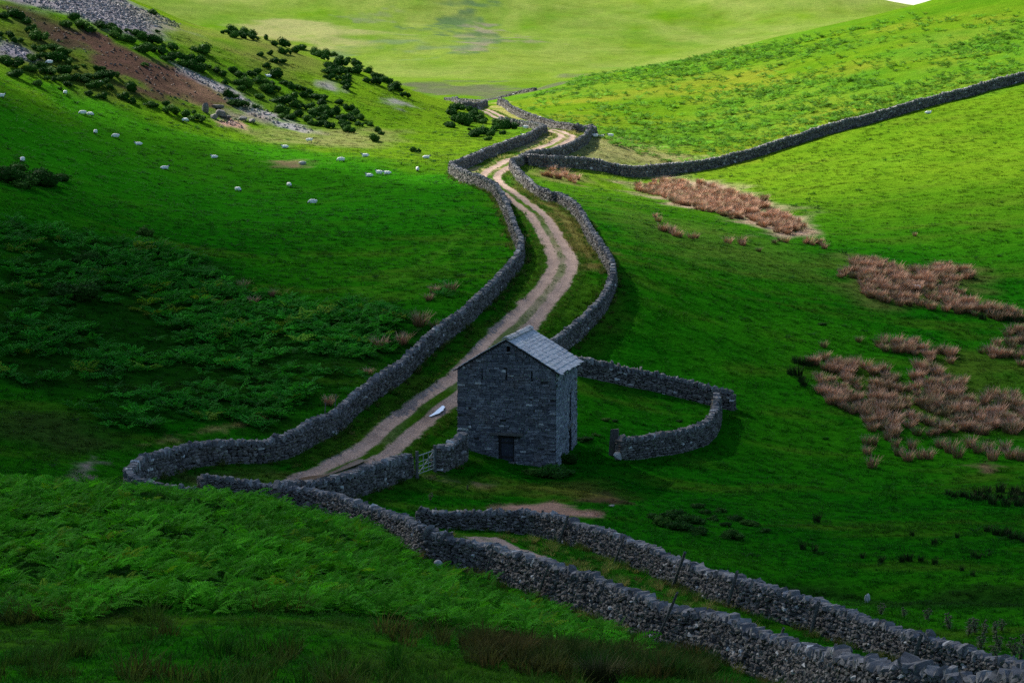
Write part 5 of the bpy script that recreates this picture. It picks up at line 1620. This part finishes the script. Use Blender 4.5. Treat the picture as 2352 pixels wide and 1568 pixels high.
# ------------------------------------------------------------------ sheep
def sheep_mesh(name, pose):
    """one continuous skin; wool on the trunk, dark face and legs. Faces along +x, feet at z = 0"""
    pts, edges, rad = [], [], []

    def add(p, r_, par):
        pts.append(p); rad.append(r_)
        if par is not None: edges.append((par, len(pts) - 1))
        return len(pts) - 1
    lie = pose == 'lying'
    zb = .30 if lie else .56
    c0 = add((0, 0, zb), .27, None)
    c1 = add((.30, 0, zb + .01), .25, c0); c2 = add((-.30, 0, zb + .01), .26, c0); rump = add((-.50, 0, zb + .02), .17, c2); add((-.60, 0, zb - .10), .05, rump)
    ch = add((.48, 0, zb + .03), .18, c1)
    if pose == 'grazing':
        n1 = add((.64, 0, zb - .10), .12, ch); hd = add((.76, 0, zb - .30), .085, n1); mz = add((.80, 0, zb - .46), .055, hd)
    else:
        n1 = add((.60, 0, zb + .17), .12, ch); hd = add((.70, 0, zb + .30), .095, n1); mz = add((.86, 0, zb + .23), .06, hd)
    for s in (-1, 1): add((pts[hd][0] - .05, s * .15, pts[hd][2] + .05), .03, hd)
    for bx_, par in ((.34, c1), (-.36, c2)):
        for s in (-1, 1):
            if lie:
                k = add((bx_ + .06, s * .20, .12), .07, par); add((bx_ + .26, s * .17, .05), .035, k)
            else:
                k = add((bx_ + (.02 if bx_ > 0 else -.04), s * .13, .30), .06, par); k2 = add((bx_ + (.0 if bx_ > 0 else .02), s * .13, .14), .036, k); add((bx_ + .02, s * .13, .02), .034, k2)
    me = bpy.data.meshes.new(name); me.from_pydata(pts, edges, [])
    o = bpy.data.objects.new(name, me); COL.objects.link(o)
    md = o.modifiers.new('skin', 'SKIN'); sd = o.modifiers.new('sub', 'SUBSURF'); sd.levels = 2
    sk = me.skin_vertices[0].data
    for i, r_ in enumerate(rad): sk[i].radius = (r_, r_)
    sk[0].use_root = True
    bpy.context.view_layer.update()
    ev = o.evaluated_get(bpy.context.evaluated_depsgraph_get())
    m2 = bpy.data.meshes.new_from_object(ev)
    bpy.data.objects.remove(o)
    m2.name = name
    m2.materials.clear(); m2.materials.append(M['wool']); m2.materials.append(M['face'])
    hp = np.array(pts[hd]); mp = np.array(pts[mz])
    for p in m2.polygons:
        c = np.array(p.center)
        dark = min(np.linalg.norm(c - hp) - .02, np.linalg.norm(c - mp)) < .13 or (c[2] < .27 and not lie) or (lie and c[2] < .08)
        p.material_index = 1 if dark else 0; p.use_smooth = True
    # fleece: shallow lumps
    n = len(m2.vertices); co = np.empty(n * 3, np.float32); m2.vertices.foreach_get('co', co); co = co.reshape(-1, 3)
    bump_ = (vnoise(co[:, 0] * 14, co[:, 1] * 14 + co[:, 2] * 11, 3) - .5) * .05 * (co[:, 2] > .28 if not lie else co[:, 2] > .1)
    nr = co - [0, 0, zb]; nr /= np.linalg.norm(nr, axis=1)[:, None] + 1e-6
    co = co + nr * bump_[:, None]
    m2.vertices.foreach_set('co', co.astype(np.float32).ravel()); m2.update()
    return m2


SH = {p: sheep_mesh('sheep_' + p, p) for p in ('grazing', 'standing', 'lying')}


def sheep(px, py, pose, yaw, label, s=.70):
    c = at(px, py)
    o = link('sheep', SH[pose], loc=(c[0], c[1], c[2] - .02)); o.rotation_euler = (0, 0, R(yaw)); o.scale = (s, s, s)
    tag(o, label, 'sheep', 'sheep on the pastures')


g1_ = lambda a, b: (.36 * a, .36 * b)
for (a, b_), pose, yaw, t in (
    ((317, 412), 'grazing', 180, 'sheep among bushes highest on the left hill'), ((645, 545), 'grazing', 250, 'sheep half hidden by bushes under the brown earth slope'), ((417, 606), 'grazing', 260, 'sheep seen from behind just below the bush belt'), ((5, 630), 'standing', 20, 'sheep cut by the left edge of the picture'),
    ((530, 735), 'grazing', 180, 'left and paler sheep of the pair standing close together'), ((574, 745), 'grazing', -20, 'right and greyer sheep of the pair standing close together'), ((610, 858), 'grazing', 265, 'sheep facing away below the close pair'), ((740, 884), 'grazing', 170, 'sheep grazing right of the one facing away'), ((886, 927), 'lying', 180, 'flat resting sheep without its head visible'),
    ((145, 1038), 'grazing', 265, 'lone sheep at the far left above the dark thicket'), ((1048, 1080), 'lying', 10, 'resting sheep with its black head raised to the right'), ((1180, 782), 'grazing', -25, 'bluish sheep at the tip of the bush belt left of the rock pile'), ((1370, 1010), 'lying', 165, 'resting sheep with its black head to the left'),
    ((1517, 1226), 'grazing', -45, 'sheep grazing downhill, left of the lowest three in the left field'), ((1844, 1197), 'grazing', -60, 'sheep with dark face down, middle of the lowest three in the left field'), ((1998, 1306), 'grazing', 185, 'sheep grazing to the left, lowest in the left field'), ((1820, 945), 'lying', 180, 'small sheep at the edge of the sunlight above the bare hollow'), ((1973, 910), 'standing', 0, 'sunlit sheep with raised head at the foot of the scree'),
    ((2178, 1034), 'grazing', 200, 'sheep at the shadow line grazing to the left'), ((1715, 492), 'lying', 180, 'left one of two white sheep by a bush on the hill'), ((1775, 499), 'standing', 0, 'right one of two white sheep by a bush on the hill')):
    sheep(*g1_(a, b_), pose, yaw, t)
g2_ = lambda a, b: (752.6 + .36 * a, .36 * b)
for (a, b_), pose, yaw, t in (
    ((242, 1000), 'lying', 190, 'sunlit resting sheep right of the shadow line grazer'), ((627, 1012), 'lying', 0, 'white sheep resting on the bright pasture left of the zigzag wall'), ((573, 1096), 'grazing', 270, 'sheep seen end on, closest to the bend of the long left wall'), ((268, 1128), 'lying', 160, 'resting sheep with head up, left of the trio near the shadow edge'), ((330, 1118), 'standing', 150, 'middle sheep of the trio near the shadow edge'), ((382, 1112), 'lying', 170, 'right sheep of the trio near the shadow edge'),
    ((1157, 794), 'lying', 180, 'leftmost sheep by the small sunlit wall near the junipers'), ((1184, 803), 'standing', 200, 'second sheep from the junipers by the small sunlit wall'), ((1236, 810), 'lying', 0, 'third sheep from the junipers by the small sunlit wall'), ((1264, 826), 'standing', 190, 'fourth sheep from the junipers by the small sunlit wall'), ((1257, 872), 'lying', 180, 'single sheep behind the zigzag wall below the junipers'),
    ((1708, 880), 'standing', 180, 'sheep nearest the outer corner of the right track wall'), ((1742, 877), 'lying', 0, 'middle sheep right of the track wall corner'), ((1806, 878), 'standing', 180, 'rightmost white sheep beyond the track wall corner')):
    sheep(*g2_(a, b_), pose, yaw, t)
sheep(1505 + .36 * 1668, 517 + .36 * 408, 'lying', 190, 'pale sheep resting inside the middle rush bed')
sheep(1505 + .36 * 1740, .36 * 727, 'lying', 10, 'tiny white sheep alone below the long dark wall on the right')

# ------------------------------------------------------------------ camera, sky, sun, cloud
cam_d = bpy.data.cameras.new('camera'); cam = bpy.data.objects.new('camera', cam_d); COL.objects.link(cam)
cam.location = (0, 0, CAMZ); cam.rotation_euler = (math.pi / 2 - PITCH, 0, 0)
cam_d.sensor_width = 36; cam_d.sensor_fit = 'HORIZONTAL'; cam_d.angle = HFOV
cam_d.clip_start = .5; cam_d.clip_end = 6000
scene.camera = cam

AZ, EL = R(-40), R(38)          # sun stands up the valley, to the left
SUN = np.array((math.sin(AZ) * math.cos(EL), math.cos(AZ) * math.cos(EL), math.sin(EL)))
w = bpy.data.worlds.new('World'); scene.world = w; w.use_nodes = True
nt = w.node_tree; bg = nt.nodes['Background']
sky = nt.nodes.new('ShaderNodeTexSky'); sky.sky_type = 'NISHITA'; sky.sun_disc = False
sky.sun_elevation = EL; sky.sun_rotation = AZ
sky.air_density = 1.0; sky.dust_density = .5; sky.ozone_density = 2.0
nt.links.new(sky.outputs[0], bg.inputs[0]); bg.inputs[1].default_value = .058
sl = bpy.data.lights.new('sun', 'SUN'); so = bpy.data.objects.new('sun', sl); COL.objects.link(so)
sl.energy = 4.2; sl.angle = R(.5); sl.color = (1, .95, .86)
so.rotation_euler = Vector(SUN).to_track_quat('Z', 'Y').to_euler()
so.location = (-200, 300, 300)


def cloud():
    """unseen cloud, shaped to shade the near half of the valley; its edge ends where the sunlit pasture begins"""
    xs = np.linspace(-260, 240, 126); ys = np.linspace(-150, 330, 121)
    X, Y = np.meshgrid(xs, ys)
    # thickness shaped to the shade wanted on each spot of ground
    wob = (fbm(X / 30, Y / 30, 77, 3) - .5)
    edgeL = np.interp(X, [-260, -100, -62, -27, -3, 4, 12], [250, 225, 238, 258, 231, 224, 214])
    left = sstep(0, 7, edgeL + wob * 6 - Y) * .44 + sstep(5, 125, edgeL - Y) * .56
    left = left * (1 + .7 * sstep(-12, -32, X) * sstep(215, 150, Y) * sstep(95, 115, Y))
    right = sstep(0, 165, 268 + wob * 30 - Y) ** 1.15
    k = sstep(-2, 26, X - np.interp(Y, [150, 235], [-14, 2]))
    T = left * (1 - k) + right * k
    rim = sstep(-260, -200, X) * sstep(240, 170, X) * sstep(-150, -90, Y)
    T = np.clip(T * rim, 0, 1.8) * CLOUD_T * (1 + .25 * (fbm(X / 60, Y / 60, 78, 3) - .5))
    Z0 = 330 + fbm(X / 40, Y / 40, 79, 3) * 14
    gz = 6.0
    keep = T > .25
    kx, ky = SUN[0] / SUN[2], SUN[1] / SUN[2]
    lo = np.stack([X + kx * (Z0 - gz), Y + ky * (Z0 - gz), Z0], -1)
    Z1 = Z0 + T
    hi = np.stack([X + kx * (Z1 - gz), Y + ky * (Z1 - gz), Z1], -1)
    ny, nx = X.shape
    i = np.arange(ny * nx).reshape(ny, nx)
    kq = keep[:-1, :-1] | keep[:-1, 1:] | keep[1:, 1:] | keep[1:, :-1]
    q = np.stack([i[:-1, :-1], i[:-1, 1:], i[1:, 1:], i[1:, :-1]], -1)[kq]
    n = ny * nx
    F = [q[:, ::-1], q + n]
    E = {}
    for f in q:
        for a, b in zip(f, np.roll(f, -1)):
            if (b, a) in E: del E[(b, a)]
            else: E[(a, b)] = 1
    side = np.array([(a, b, b + n, a + n) for a, b in E])
    F.append(side)
    V = np.r_[lo.reshape(-1, 3), hi.reshape(-1, 3)]
    used = np.zeros(len(V), bool)
    for f in F: used[f.ravel()] = True
    new = np.cumsum(used) - 1
    m = bpy.data.materials.new('cloud_vapour'); m.use_nodes = True
    nt = m.node_tree; nt.nodes.remove(nt.nodes['Principled BSDF'])
    pv = nt.nodes.new('ShaderNodeVolumePrincipled')
    pv.inputs['Color'].default_value = (.93, .94, .96, 1); pv.inputs['Density'].default_value = CLOUD_D; pv.inputs['Anisotropy'].default_value = .3
    nt.links.new(pv.outputs[0], nt.nodes['Material Output'].inputs['Volume'])
    o = mk('cloud', V[used], [new[f] for f in F], m, smooth=True)
    tag(o, 'unseen cloud shaped to shade the near half of the valley', 'cloud', kind='stuff')


CLOUD_T, CLOUD_D = 40.0, .033
cloud()

scene.view_settings.view_transform = 'Standard'; scene.view_settings.look = 'None'
scene.view_settings.exposure = 1.7; scene.view_settings.gamma = 1
scene.render.engine = 'CYCLES'
scene.cycles.max_bounces = 5; scene.cycles.diffuse_bounces = 3; scene.cycles.transparent_max_bounces = 12; scene.cycles.volume_bounces = 0
scene.cycles.use_denoising = False
